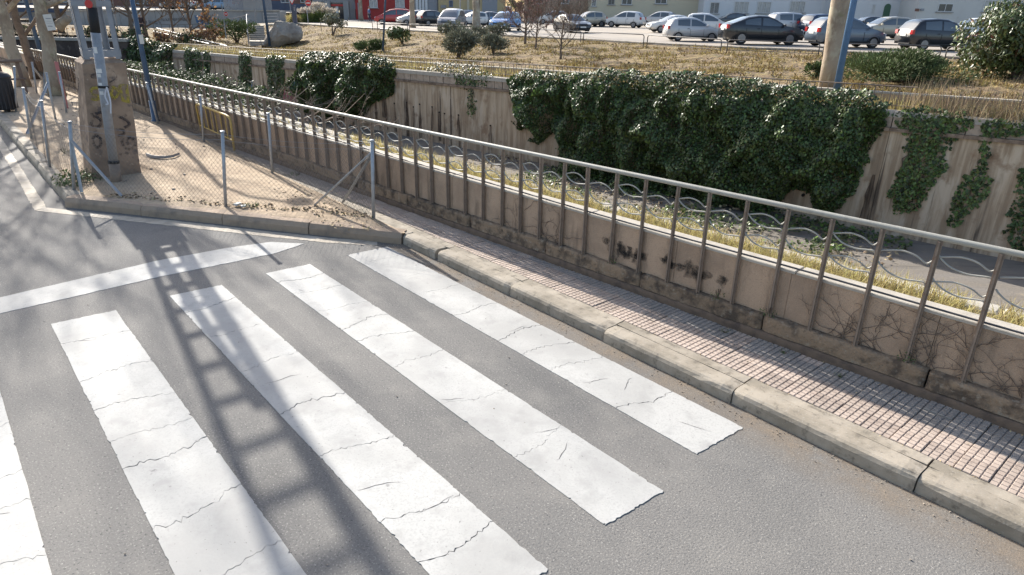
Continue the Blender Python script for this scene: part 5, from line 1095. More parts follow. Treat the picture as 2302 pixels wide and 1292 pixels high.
for v in bmx.verts: v.co += Vector((noise.noise(v.co*1.1), noise.noise(v.co*1.1 + Vector((9, 0, 0))), noise.noise(v.co*1.1 + Vector((0, 9, 0)))))*.22 + Vector((noise.noise(v.co*4), 0, noise.noise(v.co*4.4)))*.06; v.co -= Vector(bc)
me = bpy.data.meshes.new('boulder'); bmx.to_mesh(me); bmx.free(); props(link('boulder', me, M['rock'], None, False, tuple(bc)), 'huge angular grey brown boulder beside the stairway on the bank', 'boulder')

hoops = [((722, 62), (759, 63)), ((768, 62), (838, 66)), ((849, 66.5), (917, 72)), ((921, 72), (993, 75)), ((1003, 75), (1080, 79)), ((1087, 78), (1183, 86)), ((1189, 86), (1305, 93)), ((1311, 94), (1446, 103)), ((1454, 104), (1619, 118)), ((1633, 118), (1838, 128)), ((1848, 128), (2109, 136)), ((2122, 137), (2330, 146))]
HL = ['short hoop rail between the shrub by the boulder and the person in blue', 'low hoop rail below the person in blue', 'low hoop rail in front of the red car', 'low hoop rail in front of the black hatchback', 'low hoop rail behind the topmost grey green shrubs', 'low hoop rail in front of the bright blue car', 'low hoop rail behind the bare saplings', 'low hoop rail between the dark grey car and the small silver hatchback', 'low hoop rail in front of the small silver hatchback', 'low hoop rail in front of the black coupe', 'low hoop rail behind the spreading juniper', 'low hoop rail mostly hidden by the glossy shrub at the right edge']
M['hoop'] = mat('hoop_steel', (.11, .10, .095), .5, [((.2, .17, .14), 6, .55, .7, .6)])
for (a, b), lb in zip(hoops, HL):
    A = lot(a[0], a[1] + 1.5); B = lot(b[0], b[1] + 1.0); zb = (A[2] + B[2])/2; T = Thing('hoop_barrier', lb, 'barrier', tuple((A + B)/2), 0, 'hoop rails along the car park edge'); h = .62; d = (B - A); d[2] = 0; L = np.linalg.norm(d); d /= L; u = np.array([0, 0, 1.0]); r = .12
    pts = [A - u*.25, A + u*(h - r), A + u*(h - r*.3) + d*r*.3, A + u*h + d*r, B + u*h - d*r, B + u*(h - r*.3) - d*r*.3, B + u*(h - r), B - u*.25]
    T.part('hoop', MB().tube(pts, .027, 7), M['hoop'], smooth=True); T.part('lower_bar', MB().tube([A + u*.16, B + u*.16], .014, 5), M['hoop'])
def sign(name, label, px, py_base, py_c, rad, kind, Y=None, pm_=None):
    b = lot(px, py_base) if Y is None else at_y(px, py_base, Y); c = at_y(px, py_c, b[1] - .08); T = Thing(name, label, 'road sign', tuple(b)); s = mpp(c); R_ = rad*s
    T.part('post', MB().tube([b - np.array([0, 0, .2]), b + np.array([0, 0, max(2.3, c[2] - b[2] + R_)])], .04, 7), M['galv_dull'])
    if kind == 'noentry':
        d = T.part('disc', MB().disc(tuple(c), (0, -1, 0), R_, 20, .02), M['red']); T.part('white_bar', MB().box((c[0], c[1] - .014, c[2]), (R_*1.3, .006, R_*.36)), M['white'], d); T.part('rim', MB().tube([(c[0] + R_*math.cos(t), c[1] - .008, c[2] + R_*math.sin(t)) for t in np.linspace(0, 6.2832, 25)], .012, 4, False), M['white'], d)
    elif kind == 'yield':
        T.part('panel', MB().add([(c[0] - R_, c[1], c[2] + R_*.6), (c[0] + R_, c[1], c[2] + R_*.6), (c[0], c[1], c[2] - R_*1.1), (c[0] - R_, c[1] + .02, c[2] + R_*.6), (c[0] + R_, c[1] + .02, c[2] + R_*.6), (c[0], c[1] + .02, c[2] - R_*1.1)], [(0, 2, 1), (3, 4, 5), (0, 1, 4, 3), (1, 2, 5, 4), (2, 0, 3, 5)]), M['red'])
        T.part('panel_centre', MB().add([(c[0] - R_*.66, c[1] - .006, c[2] + R_*.4), (c[0] + R_*.66, c[1] - .006, c[2] + R_*.4), (c[0], c[1] - .006, c[2] - R_*.7)], [(0, 2, 1)]), M['white'])
    return T
sign('no_entry_sign', 'round red no entry sign with white bar in front of the pampas grass', 693, 53, 6.5, 6.5, 'noentry')
sign('no_entry_sign', 'tiny red no entry sign on the blue grey pole left of the juniper', 508, 80, 31, 4.5, 'noentry', Y=hit(508, 97)[1] - .15)
sign('yield_sign', 'triangular yield sign above the dark post left of the pampas grass', 656, 50, 2, 7, 'yield')
b = lot(664, 54); c = at_y(664, 11, b[1]); PT = Thing('ticket_post', 'dark blue grey square post beside the pampas grass', 'post', tuple(b)); PT.part('column', MB().chamfer((b[0], b[1], (b[2] + c[2])/2), (.40, .35, c[2] - b[2]), .03), mat('slate_metal', (.075, .085, .12), .5)); PT.part('panel', MB().box((b[0] + .1, b[1] - .18, c[2] - .35), (.1, .02, .4)), M['galv_dull'])
b = lot(1035, 63); PB = Thing('litter_bin', 'small grey bin on a pole between the grey van like car and the plane trunk', 'bin', tuple(b)); PB.part('pole', MB().tube([b, b + np.array([0, 0, 4])], .05, 8), M['galv_dull']); PB.part('body', MB().lathe((b[0] + .15, b[1] - .15, b[2] + .5), [(.25, 0), (.28, .05), (.3, .8), (.3, .85), (.2, .95)], 12), M['steel_dark'], smooth=True)

# ================================================================== CARS
def paint(name, c, metal=.0): return mat(name, c, .32, metal=metal, spec=.5, coat=.6)
CP = {'red': (.40, .035, .035), 'silver': (.45, .455, .46), 'black': (.018, .02, .025), 'grey': (.17, .18, .20), 'bluegrey': (.11, .14, .18), 'blue': (.10, .30, .62), 'white': (.62, .62, .61), 'dark': (.035, .04, .048), 'green': (.05, .06, .04), 'gold': (.36, .33, .27), 'paleblue': (.2, .3, .42), 'darkblue': (.03, .05, .10)}
CM = {k: paint('car_paint_' + k, v, .15 if k not in ('white', 'red', 'blue') else 0) for k, v in CP.items()}
M['glass'] = mat('car_glass', (.07, .09, .11), .05, spec=.8, coat=.25); M['headl'] = mat('headlamp', (.5, .52, .55), .12, spec=.9); M['taill'] = mat('tail_lamp', (.35, .02, .02), .2, spec=.7)
M['plate'] = mat('number_plate', (.6, .6, .58), .5); M['rim'] = mat('alloy_rim', (.22, .22, .23), .35, metal=.5); M['trim'] = mat('black_trim', (.02, .02, .022), .6)
SHAPES = {   # x (0 rear .. 1 front), belt/hood z, roof z
 'hatch': (3.85, 1.76, [(0, .64, .64), (.012, .90, .91), (.04, .98, 1.08), (.10, 1.0, 1.40), (.17, .98, 1.51), (.36, .96, 1.56), (.5, .95, 1.53), (.6, .95, 1.40), (.77, .97, .99), (.9, .85, .86), (.975, .71, .72), (1, .5, .5)], (.03, .13), (.575, .755), (.15, .70)),
 'coupe': (4.55, 1.86, [(0, .75, .75), (.012, 1.0, 1.01), (.06, 1.06, 1.10), (.14, 1.05, 1.25), (.26, 1.03, 1.46), (.40, 1.0, 1.56), (.52, .98, 1.54), (.62, .97, 1.38), (.75, 1.0, 1.02), (.9, .92, .93), (.98, .76, .77), (1, .55, .55)], (.07, .27), (.56, .745), (.2, .70)),
 'suv': (4.5, 1.86, [(0, .75, .75), (.012, 1.02, 1.03), (.045, 1.08, 1.2), (.09, 1.08, 1.52), (.16, 1.06, 1.64), (.36, 1.05, 1.68), (.54, 1.03, 1.64), (.63, 1.02, 1.48), (.74, 1.05, 1.07), (.9, .98, .99), (.98, .8, .81), (1, .55, .55)], (.03, .13), (.57, .735), (.12, .70)),
 'sedan': (4.4, 1.78, [(0, .68, .68), (.012, .92, .93), (.10, .97, .98), (.16, .96, 1.06), (.27, .94, 1.36), (.38, .93, 1.44), (.5, .92, 1.43), (.6, .91, 1.30), (.73, .92, .94), (.88, .83, .84), (.975, .70, .71), (1, .5, .5)], (.165, .28), (.555, .725), (.27, .68)),
 'mpv': (4.5, 1.85, [(0, .8, .8), (.01, 1.02, 1.03), (.03, 1.06, 1.25), (.08, 1.06, 1.58), (.16, 1.05, 1.68), (.4, 1.03, 1.72), (.58, 1.01, 1.62), (.68, 1.0, 1.42), (.82, 1.0, 1.02), (.92, .88, .89), (.98, .72, .73), (1, .55, .55)], (.02, .1), (.62, .81), (.1, .77)),
 'van': (4.9, 1.92, [(0, .9, .9), (.005, 1.1, 1.2), (.015, 1.12, 1.75), (.05, 1.12, 1.92), (.2, 1.12, 1.96), (.5, 1.12, 1.96), (.66, 1.12, 1.88), (.74, 1.12, 1.6), (.86, 1.12, 1.14), (.94, 1.0, 1.01), (.985, .8, .81), (1, .55, .55)], (.01, .04), (.7, .85), (.08, .80)),
}
def car_meshes(kind):
    L, W_, st_, rear, front, side = SHAPES[kind]; xs = [a[0] for a in st_]
    def zb(t): return float(np.interp(t, xs, [a[1] for a in st_]))
    def zr_(t): return float(np.interp(t, xs, [a[2] for a in st_]))
    def hw(t): e = max(0, (.16 - t)/.16, (t - .82)/.18); return W_/2*(1 - .16*e**2.2)
    def ring(t):
        b, r, h = zb(t), zr_(t), hw(t); gh = max(0, r - b); wr = h*(.95 - .19*min(1, gh/.5)); low = .26 if .04 < t < .96 else .36
        return [(h*.80, low), (h*.97, low + .06), (h*1.0, (low + b)/2), (h*.985, b - .10), (h*.945, b), (h*.945*.55 + wr*.45, b + gh*.5), (wr, max(b + .004, r - .07*min(1, gh/.3))), (wr*.82, max(b + .006, r - .008)), (0, r + .012)]
    ts = sorted(set([round(t, 4) for t in list(np.linspace(0, 1, 31)) + xs])); body = MB(); k = 17
    for t in ts:
        rg = ring(t); full = [(y, z) for y, z in rg] + [(-y, z) for y, z in rg[:-1][::-1]]
        for y, z in full: body.v.append(((t - .5)*L, -y, z))
    n = len(ts)
    for i in range(n - 1):
        for j in range(k):
            if j == k - 1: a, b = i*k + j, i*k; body.f.append((a, b, b + k, a + k))
            else: a = i*k + j; body.f.append((a, a + 1, a + 1 + k, a + k))
    body.f += [tuple(range(k))[::-1], tuple(range((n - 1)*k, n*k))]
    def grid(P, nu, nv):
        g = MB()
        for i in range(nu + 1):
            for j in range(nv + 1): g.v.append(P(i/nu, j/nv))
        for i in range(nu):
            for j in range(nv): a = i*(nv + 1) + j; g.f.append((a, a + nv + 1, a + nv + 2, a + 1))
        return g
    def top(t0, t1):
        def P(u, v):
            t = t0 + (t1 - t0)*u; rg = ring(t); w_ = rg[6][0]*.90; y = (v - .5)*2*w_; z = np.interp(abs(y), [0, rg[7][0], rg[6][0]], [rg[8][1], rg[7][1], rg[6][1]]); dt = (zr_(min(1, t + .01)) - zr_(max(0, t - .01)))/(.02*L); nn = math.hypot(dt, 1)
            return ((t - .5)*L - dt/nn*.014, y, z + .014/nn)
        return grid(P, 6, 6)
    def sidew(t0, t1, sg):
        def P(u, v):
            t = t0 + (t1 - t0)*u; rg = ring(t); gh = zr_(t) - zb(t); z0 = zb(t) + .035; z1 = max(z0 + .004, zr_(t) - .12*min(1, gh/.35)); z = z0 + (z1 - z0)*v; y = np.interp(z, [rg[4][1], rg[5][1], rg[6][1]], [rg[4][0], rg[5][0], rg[6][0]])
            return ((t - .5)*L, sg*(y + .010), z)
        return grid(P, 6, 3)
    out = {'body': [(body, 'PAINT', 1)], 'windscreen': [(top(*front), 'glass', 1)], 'rear_window': [(top(*rear), 'glass', 1)], 'side_window': []}
    m_ = (side[0] + side[1])/2 - .02
    for sg in (1, -1): out['side_window'] += [(sidew(side[0] + .02, m_ - .012, sg), 'glass', 1), (sidew(m_ + .012, side[1] - .02, sg), 'glass', 1)]
    wheels = []; wr_ = .31 if kind not in ('suv', 'coupe', 'van') else .35
    for tx in (.19, .805):
        for sg in (1, -1):
            x = (tx - .5)*L; y = sg*(hw(tx) - .10); w_ = MB().lathe((0, 0, 0), [(wr_*.6, -.1), (wr_*.94, -.1), (wr_, -.07), (wr_, .07), (wr_*.94, .1), (wr_*.6, .1)], 18)
            w_.v = [(x + a, y + c, b + wr_) for a, b, c in w_.v]; rim = MB().disc((x, y + sg*.104, wr_), (0, 1, 0), wr_*.62, 14, .02)
            for q in range(5):
                an = q*2*math.pi/5 + .3; rim.box((x + math.cos(an)*wr_*.34, y + sg*.117, wr_ + math.sin(an)*wr_*.34), (wr_*.56, .012, .06), 0, Matrix.Rotation(-an, 3, 'Y'))
            arch = MB(); na = 12; yy = sg*(hw(tx) + .004); rin, rout = wr_*.98, wr_*1.16
            for q in range(na + 1): an = math.pi*(-.08 + 1.16*q/na); arch.v += [(x + rin*math.cos(an), yy - sg*.06, wr_ + rin*math.sin(an)), (x + rout*math.cos(an), yy, wr_ + rout*math.sin(an)), (x + rout*math.cos(an), yy - sg*.06, wr_ + rout*math.sin(an))]
            for q in range(na): a = 3*q; arch.f += [(a, a + 1, a + 4, a + 3), (a + 1, a + 2, a + 5, a + 4)]
            wheels.append((w_, rim, arch))
    det = []
    hF, hR = hw(.965), hw(.03); zf = zb(.955); zq = zb(.03)
    for sg in (1, -1):
        det.append(('headlight', MB().box((L*.468, sg*hF*.74, zf - .05), (.16, hF*.42, .13), 0, Matrix.Rotation(.35, 3, 'Y')), 'headl'))
        det.append(('tail_light', MB().box((-L*.484, sg*hR*.86, zq - .06), (.12, hR*.30, .22 if kind != 'van' else .5)), 'taill'))
        det.append(('mirror', MB().chamfer(((front[1] - .5 - .02)*L - .1, sg*(hw(.7) + .10), zb(.7) + .08), (.10, .18, .12), .02), 'PAINT'))
        for q_ in (m_, side[1] - .05, side[0] + .04): det.append(('door_seam', MB().box(((q_ - .5)*L, sg*(hw(q_) + .001), (zb(q_) + .34)/2 - .06), (.016, .012, zb(q_) - .52)), 'trim'))
        det.append(('sill_trim', MB().box((0, sg*(hw(.5)*.985 + .004), .31), (L*.5, .02, .06)), 'trim'))
        det.append(('door_handle', MB().box(((m_ - .04 - .5)*L, sg*(hw(.5) + .005), zb(.45) - .13), (.16, .02, .03)), 'trim'))
    det += [('number_plate', MB().box((-L*.5 - .004, 0, zq - .22), (.02, .52, .11)), 'plate'), ('number_plate', MB().box((L*.5 + .004, 0, .46), (.02, .52, .11)), 'plate'), ('grille', MB().box((L*.494, 0, .60), (.04, hF*1.05, .12)), 'trim'), ('bumper_trim', MB().box((L*.49, 0, .33), (.05, hF*1.6, .12)), 'trim'), ('bumper_trim', MB().box((-L*.492, 0, .36), (.05, hR*1.7, .14)), 'trim'), ('underbody', MB().box((0, 0, .24), (L*.86, W_*.8, .12)), 'trim')]
    return out, wheels, det, W_
CACHE = {}
def to_mesh(name, mb): me = bpy.data.meshes.new(name); me.from_pydata(mb.v, [], mb.f); me.update(); return me
def car(kind, colr, px, py, head, label, scale=1.0, extra=None):
    if kind not in CACHE:
        out, wheels, det, W_ = car_meshes(kind); CACHE[kind] = ({k: [to_mesh(k, a[0]) for a in v] for k, v in out.items()}, [tuple(to_mesh(n, q) for n, q in zip(('wheel', 'rim', 'wheel_arch'), w_)) for w_ in wheels], [(n, to_mesh(n, q), m_) for n, q, m_ in det], W_)
    out, wheels, det, W_ = CACHE[kind]; p = lot(px, py); p = p + np.array([p[0], p[1], 0])/np.hypot(p[0], p[1])*W_*.5*scale; p[2] = zlot(p[0]) + .01
    T = Thing('parked_car', label, 'car' if kind != 'van' else 'van', tuple(p), R(head), 'cars in the car park'); T.o.scale = (scale,)*3
    def inst(name, me, m, parent, smooth=False):
        k_ = (me.name, m.name)
        if k_ not in CACHE: c = me.copy(); c.materials.append(m); c.polygons.foreach_set('use_smooth', [smooth]*len(c.polygons)); CACHE[k_] = c
        o = bpy.data.objects.new(name, CACHE[k_]); COL.objects.link(o); o.parent = parent; return o
    pm = CM[colr]
    for k, ms in out.items():
        for me in ms: inst(k, me, pm if k == 'body' else M['glass'], T.o, True)
    for w_, rim, arch in wheels:
        o = inst('wheel', w_, M['blackrubber'], T.o); inst('rim', rim, M['rim'], o); inst('wheel_arch', arch, M['trim'], T.o)
    for n, me, m_ in det: inst(n, me, pm if m_ == 'PAINT' else M[m_], T.o)
    return T
CARS = [('mpv', 'red', 886, 55, 186, 'red car seen from its side, leftmost of the parked row', .92), ('hatch', 'silver', 932, 57, 205, 'silver hatchback between the red car and the black hatchback', .95),
 ('hatch', 'black', 976, 58, 35, 'black hatchback seen from behind left, beside the silver hatchback', .95), ('mpv', 'grey', 1016, 66, 262, 'tall grey car facing the camera, behind the topmost grey green shrub', 1),
 ('hatch', 'paleblue', 1052, 50, 268, 'pale blue car half hidden between the grey tall car and a plane trunk', .95), ('sedan', 'white', 1066, 60, 205, 'white car front poking out left of the thick plane trunk', 1), ('sedan', 'grey', 1094, 60, 190, 'grey sedan behind the bright blue car', 1),
 ('van', 'white', 1117, 43, 182, 'white van standing behind the grey sedan and the blue car', 1), ('hatch', 'blue', 1136, 70, 250, 'bright light blue hatchback facing the camera', 1.0),
 ('hatch', 'silver', 1176, 45, 185, 'silver car in the back row right of the bright blue car', 1), ('hatch', 'white', 1242, 55, 178, 'white hatchback behind the bare saplings', 1), ('suv', 'silver', 1262, 47, 5, 'silver grey off roader in the back row above the bare saplings', 1), ('suv', 'darkblue', 1312, 46, 15, 'dark roofed car at the back, right of the saplings', 1),
 ('sedan', 'dark', 1284, 73, 292, 'dark grey car facing the camera behind the bare saplings', 1), ('hatch', 'gold', 1322, 60, 200, 'pale green silver car between the dark grey car and the dark green hatchback', 1),
 ('hatch', 'green', 1342, 59, 80, 'dark green hatchback seen from behind', .95), ('sedan', 'bluegrey', 1400, 48, 183, 'blue grey sedan behind the white hatchback with dark rear glass', 1.05),
 ('hatch', 'white', 1405, 62, 150, 'white hatchback with dark rear window, in the middle of the car park', 1.05), ('hatch', 'silver', 1480, 60, 150, 'silver hatchback right of the white one with dark rear glass', 1.05), ('suv', 'black', 1550, 48, 175, 'black car in the back row in front of the cream building', 1),
 ('sedan', 'white', 1510, 74, 188, 'white sedan behind the small silver hatchback, nose to the left', 1), ('hatch', 'white', 1588, 78, 350, 'white hatchback with blue windscreen behind the small silver one', 1.05), ('hatch', 'silver', 1553, 93, 3, 'small silver hatchback side on, nearest in the middle of the row', .93),
 ('coupe', 'black', 1706, 101, 2, 'large black coupe with sloping roof and alloy wheels', 1.05), ('suv', 'silver', 1778, 78, 8, 'silver off roader behind the black coupe', 1.05), ('hatch', 'dark', 1640, 60, 180, 'dark car in the back row behind the black coupe', 1), ('hatch', 'white', 1680, 55, 175, 'white roofed car in the back row before the barred windows', 1.05),
 ('hatch', 'bluegrey', 1894, 108, 4, 'blue grey hatchback behind the big plane trunk', 1.06), ('suv', 'darkblue', 1850, 80, 20, 'dark blue car behind the blue grey hatchback', 1), ('hatch', 'gold', 1984, 88, 182, 'pale gold hatchback facing left behind the blue grey hatchback', 1.02), ('sedan', 'dark', 1945, 72, 182, 'dark roofed car in the back row before the arched door', 1),
 ('hatch', 'black', 2100, 114, 3, 'small dark hatchback at the right, beside the glossy shrub', 1.04), ('hatch', 'white', 2182, 92, 185, 'white roofed car behind the small dark hatchback at the right', 1.02)]
for c in CARS: car(*c[:6], c[6])

# ================================================================== BUILDINGS BEYOND
M['b_red'] = mat('red_facade', (.36, .05, .045), .9, [((.29, .045, .04), .8, .45, .7, .7)]); M['b_yellow'] = mat('yellow_facade', (.48, .38, .21), .9, [((.4, .31, .18), .6, .45, .7, .7)])
M['b_cream'] = mat('cream_facade', (.56, .50, .37), .92, [((.5, .44, .33), .5, .45, .7, .7), ((.4, .36, .29), 1.2, .64, .75, .5)]); M['b_white'] = mat('white_facade', (.62, .63, .64), .92, [((.55, .56, .57), .5, .45, .7, .7)])
M['b_pale'] = mat('pale_facade', (.58, .57, .54), .92, [((.5, .49, .47), .5, .45, .7, .7), ((.45, .38, .3), 1.0, .66, .76, .5)]); M['b_slate'] = mat('slate_facade', (.10, .11, .15), .8, [((.08, .085, .11), .6, .45, .7, .7)])
M['b_brick'] = mat('brown_brick', (.22, .115, .085), .9, [((.17, .09, .07), 1.2, .45, .7, .8)]); M['b_grey'] = mat('grey_facade', (.30, .29, .28), .9, [((.25, .24, .23), .6, .45, .7, .7)]); M['b_tan'] = mat('tan_facade', (.36, .27, .20), .9, [((.3, .22, .17), .4, .45, .7, .7)])
M['pane'] = mat('window_glass', (.07, .08, .09), .08, spec=.9); M['curtain'] = mat('curtained_glass', (.42, .42, .41), .25, [((.25, .26, .27), 3, .5, .62, .8)], spec=.8); M['frame_w'] = mat('white_frame', (.62, .62, .61), .6); M['dark'] = mat('dark_glazing', (.03, .03, .035), .15, spec=.8)
M['sky_metal'] = mat('grey_shutter', (.27, .28, .30), .6); M['bdoor'] = mat('blue_shutter', (.10, .17, .30), .6)
class House:
    def __init__(s, name, label, px0, px1, Y, m, top=7.0, py_base=55, depth=9.0, cat='building', m_name='wall'):
        a = at_y(px0, py_base, Y); b = at_y(px1, py_base, Y); s.x0, s.x1, s.Y = a[0], b[0], Y; s.zb = zlot((a[0] + b[0])/2) - .4; s.T = Thing(name, label, cat, ((a[0] + b[0])/2, Y, s.zb)); s.top = top
        s.T.part(m_name, MB().box(((a[0] + b[0])/2, Y + depth/2, (s.zb + top)/2), (b[0] - a[0], depth, top - s.zb)), m); s.T.part('roof', MB().box(((a[0] + b[0])/2, Y + depth/2, top + .12), (b[0] - a[0] + .5, depth + .6, .24)), M['b_brick'])
    def win(s, px0, px1, py0, py1, pane='curtain', sill=True, bars=False, fr='frame_w', mull=1, extra=0.0):
        a = at_y(px0, py1, s.Y); b = at_y(px1, py0, s.Y); x0, x1, z0, z1 = a[0], b[0], min(a[2], b[2]), max(a[2], b[2]) + extra; f = .07; q = MB(); y = s.Y - .035
        for (cx, cz, w_, h_) in ((x0 + f/2, (z0 + z1)/2, f, z1 - z0), (x1 - f/2, (z0 + z1)/2, f, z1 - z0), ((x0 + x1)/2, z0 + f/2, x1 - x0 - 2*f, f), ((x0 + x1)/2, z1 - f/2, x1 - x0 - 2*f, f)): q.box((cx, y, cz), (w_, .07, h_))
        for k in range(mull): q.box((x0 + (x1 - x0)*(k + 1)/(mull + 1), y, (z0 + z1)/2), (.06, .06, z1 - z0 - 2*f))
        o = s.T.part('window', q, M[fr]); s.T.part('pane', MB().box(((x0 + x1)/2, s.Y - .008, (z0 + z1)/2), (x1 - x0 - .1, .014, z1 - z0 - .1)), M[pane], o)
        if sill: s.T.part('sill', MB().box(((x0 + x1)/2, s.Y - .08, z0 - .05), (x1 - x0 + .3, .18, .09)), M['b_grey'], o)
        if bars:
            qb = MB()
            for k in range(9): qb.box((x0 + (x1 - x0)*(k + .5)/9, s.Y - .13, (z0 + z1)/2), (.025, .025, z1 - z0 + .15))
            for zz_ in (z0, z1): qb.box(((x0 + x1)/2, s.Y - .13, zz_), (x1 - x0 + .1, .03, .03))
            s.T.part('window_bars', qb, M['frame_w'], o)
    def panel(s, name, px0, px1, py0, py1, m, out=.05, zfix=None):
        a = at_y(px0, py1, s.Y); b = at_y(px1, py0, s.Y); z0 = a[2] if zfix is None else zfix; return s.T.part(name, MB().box(((a[0] + b[0])/2, s.Y - out/2 - .001, (z0 + b[2])/2), (b[0] - a[0], out, b[2] - z0)), m)
h = House('tan_building', 'tan apartment block behind bare trees at the far left', -420, 250, 112, M['b_tan'], 9, 20); h.win(20, 50, -8, 4, 'pane'); h.win(120, 150, -8, 4, 'pane'); h.win(190, 215, -8, 6, 'pane'); h.panel('shopfront', -20, 240, 10, 25, M['b_slate'])
h = House('brick_building', 'brown brick block above the grey graffiti wall', 250, 488, 108, M['b_brick'], 9, 20); h.win(300, 330, -6, 8, 'pane'); h.win(380, 410, -6, 8, 'pane'); h.win(445, 470, -6, 8, 'pane')
h = House('slate_building', 'dark slate blue building with brown brick upper floor left of the shop', 494, 705, 103, M['b_brick'], 9, 45)
for a, b in ((500, 560), (564, 640), (644, 700)): h.panel('slate_panel', a, b, 9 if a > 600 else 2, 47, M['b_slate'], .06)
h.win(632, 650, -6, 6, 'dark', False); h.win(676, 692, -6, 6, 'dark', False)
h = House('shop_building', 'ground floor shop with dark glass and a red sign band between concrete columns', 706, 800, 101.5, M['b_grey'], 8, 45)
h.panel('shopfront', 712, 733, 4, 43, M['dark'], .03, h.zb); h.panel('shopfront', 744, 774, 6, 43, M['dark'], .03, h.zb); h.panel('sign_band', 745, 774, 9.5, 13.5, M['red'], .12); h.panel('sign_band', 728, 733, 9, 14, M['red'], .12); h.panel('column', 734, 743, 2, 44, M['concrete_grey'], .35, h.zb); h.panel('column', 775, 784, 2, 44, M['concrete_grey'], .35, h.zb); h.panel('door_frame', 757, 760, 10, 42, M['frame_w'], .08, h.zb); h.panel('shutter', 793, 799, 6, 20, M['sky_metal'], .05)
h = House('red_building', 'bright red house with white framed windows', 801, 932, 100.5, M['b_red'], 7, 45); h.win(831, 848, -8, 17); h.win(889, 909, -8, 16.5); h.panel('door', 806, 812, 6, 40, M['sky_metal'], .06, h.zb)
h = House('portal_building', 'house with white columns and a grey garage door next to the red house', 933, 985, 100, M['b_grey'], 7.5, 45); h.panel('garage_door', 963, 983, -2, 42, M['sky_metal'], .05, h.zb)
for x in (936, 943, 950, 957): h.panel('white_column', x, x + 4, -6, 38, M['frame_w'], .25, h.zb)
h = House('yellow_building', 'yellow ochre house with a blue shuttered window', 986, 1078, 99.5, M['b_yellow'], 7.5, 45); h.win(1010, 1018, 1, 15, 'pane', False, fr='bdoor'); h.panel('pilaster', 1050, 1055, -8, 40, M['b_cream'], .12, h.zb); h.panel('meter_box', 991, 1003, 11, 18, M['b_grey'], .1)
h = House('garage_building', 'low grey garage front behind the white van', 1079, 1134, 99, M['b_yellow'], 6.5, 45); h.panel('garage_door', 1084, 1118, -2, 42, M['sky_metal'], .05, h.zb)
h = House('beige_building', 'beige house behind the reddish bare trees', 1178, 1322, 98, M['b_tan'], 7.5, 45); h.win(1205, 1222, -8, 8, 'pane'); h.win(1262, 1280, -8, 8, 'pane')
h = House('cream_building', 'cream house with four dark windows in the middle of the street', 1323, 1577, 96, M['b_cream'], 7.5, 50); h.win(1330, 1341, -8, 14, 'pane'); h.win(1367, 1382, -6, 10, 'pane', fr='b_grey'); h.win(1397, 1422, -10, 10, 'pane', fr='frame_w'); h.win(1472, 1500, -8, 8, 'pane', fr='frame_w')
h = House('white_building', 'white house with a row of barred curtained windows', 1578, 1880, 93, M['b_white'], 7.5, 50); h.win(1594, 1618, 5, 30, 'pane', bars=True); h.win(1648, 1685, 4, 29, bars=True, mull=2); h.win(1700, 1735, 4, 29, bars=True, mull=2); h.win(1773, 1812, 3, 27, bars=True, mull=2); h.panel('drain_pipe', 1848, 1850, -10, 40, M['frame_w'], .1, h.zb)
h = House('arched_building', 'bright white house with an arched green door', 1900, 2052, 88, M['b_white'], 7.5, 55); h.win(1958, 1969, 9, 29, sill=False); h.win(2021, 2037, 6, 30, sill=False)
a = at_y(1990, 40, h.Y); q = MB(); w2 = 6.5*mpp(a); prof = [(a[0] - w2, h.zb), (a[0] + w2, h.zb)]; zt = at_y(1990, 16, h.Y)[2]
prof += [(a[0] + w2*math.cos(t), zt + w2*math.sin(t)) for t in np.linspace(0, math.pi, 9)]; n = len(prof); q.add([(x, h.Y - .06, z) for x, z in prof] + [(x, h.Y, z) for x, z in prof], [tuple(range(n))] + [(i, (i + 1) % n, n + (i + 1) % n, n + i) for i in range(n)]); h.T.part('door', q, mat('green_door', (.06, .13, .08), .6))
h = House('pale_building', 'pale plastered house with three wide windows behind the glossy shrub', 2053, 2460, 84, M['b_pale'], 8, 60); h.win(2106, 2144, 8, 26, 'pane', mull=1); h.win(2207, 2246, 0, 26, 'curtain', mull=1); h.win(2262, 2330, 2, 26, 'curtain', mull=2); h.panel('vent_box', 2056, 2066, 19, 25, M['b_brick'], .12); h.panel('vent_box', 2068, 2077, 19, 24, M['sky_metal'], .12)
h = House('end_building', 'pale house beyond the right edge of the view', 2470, 3300, 80, M['b_pale'], 8, 60)
# grey wall with railing and upper street on the left
ya = 84.0
GW = Thing('graffiti_wall', 'long grey concrete retaining wall with faded graffiti below the brick buildings', 'wall', tuple(at_y(400, 62, ya)))
for a, b in [(150 + i*40, 150 + (i + 1)*40) for i in range(12)]:
    p, q_ = at_y(a, 40, ya), at_y(b, 40, ya); zt = at_y((a + b)/2, 24.5, ya)[2]; GW.part('wall_panel', MB().box(((p[0] + q_[0])/2, ya + 1.2, (zt - 1.2)/2), (q_[0] - p[0] - .04, 2.4, zt + 1.2)), M['concrete_grey'])
    GW.part('coping', MB().box(((p[0] + q_[0])/2, ya + .1, zt + .06), (q_[0] - p[0] - .03, .4, .12)), M['coping'])
def onwall(x, y): return at_y(x, y, ya - .03)
pen(GW, 'graffiti', [[(440, 35), (446, 50), (450, 36)], [(455, 38), (455, 52), (462, 52)], [(468, 37), (476, 45), (466, 52)]], .3, M['gblue'], onwall); pen(GW, 'graffiti', [[(490, 42), (500, 55), (510, 44), (520, 56)]], .3, M['gblack'], onwall); pen(GW, 'graffiti', [[(300, 50), (360, 49)], [(362, 44), (420, 43)]], .35, M['gblack'], onwall)
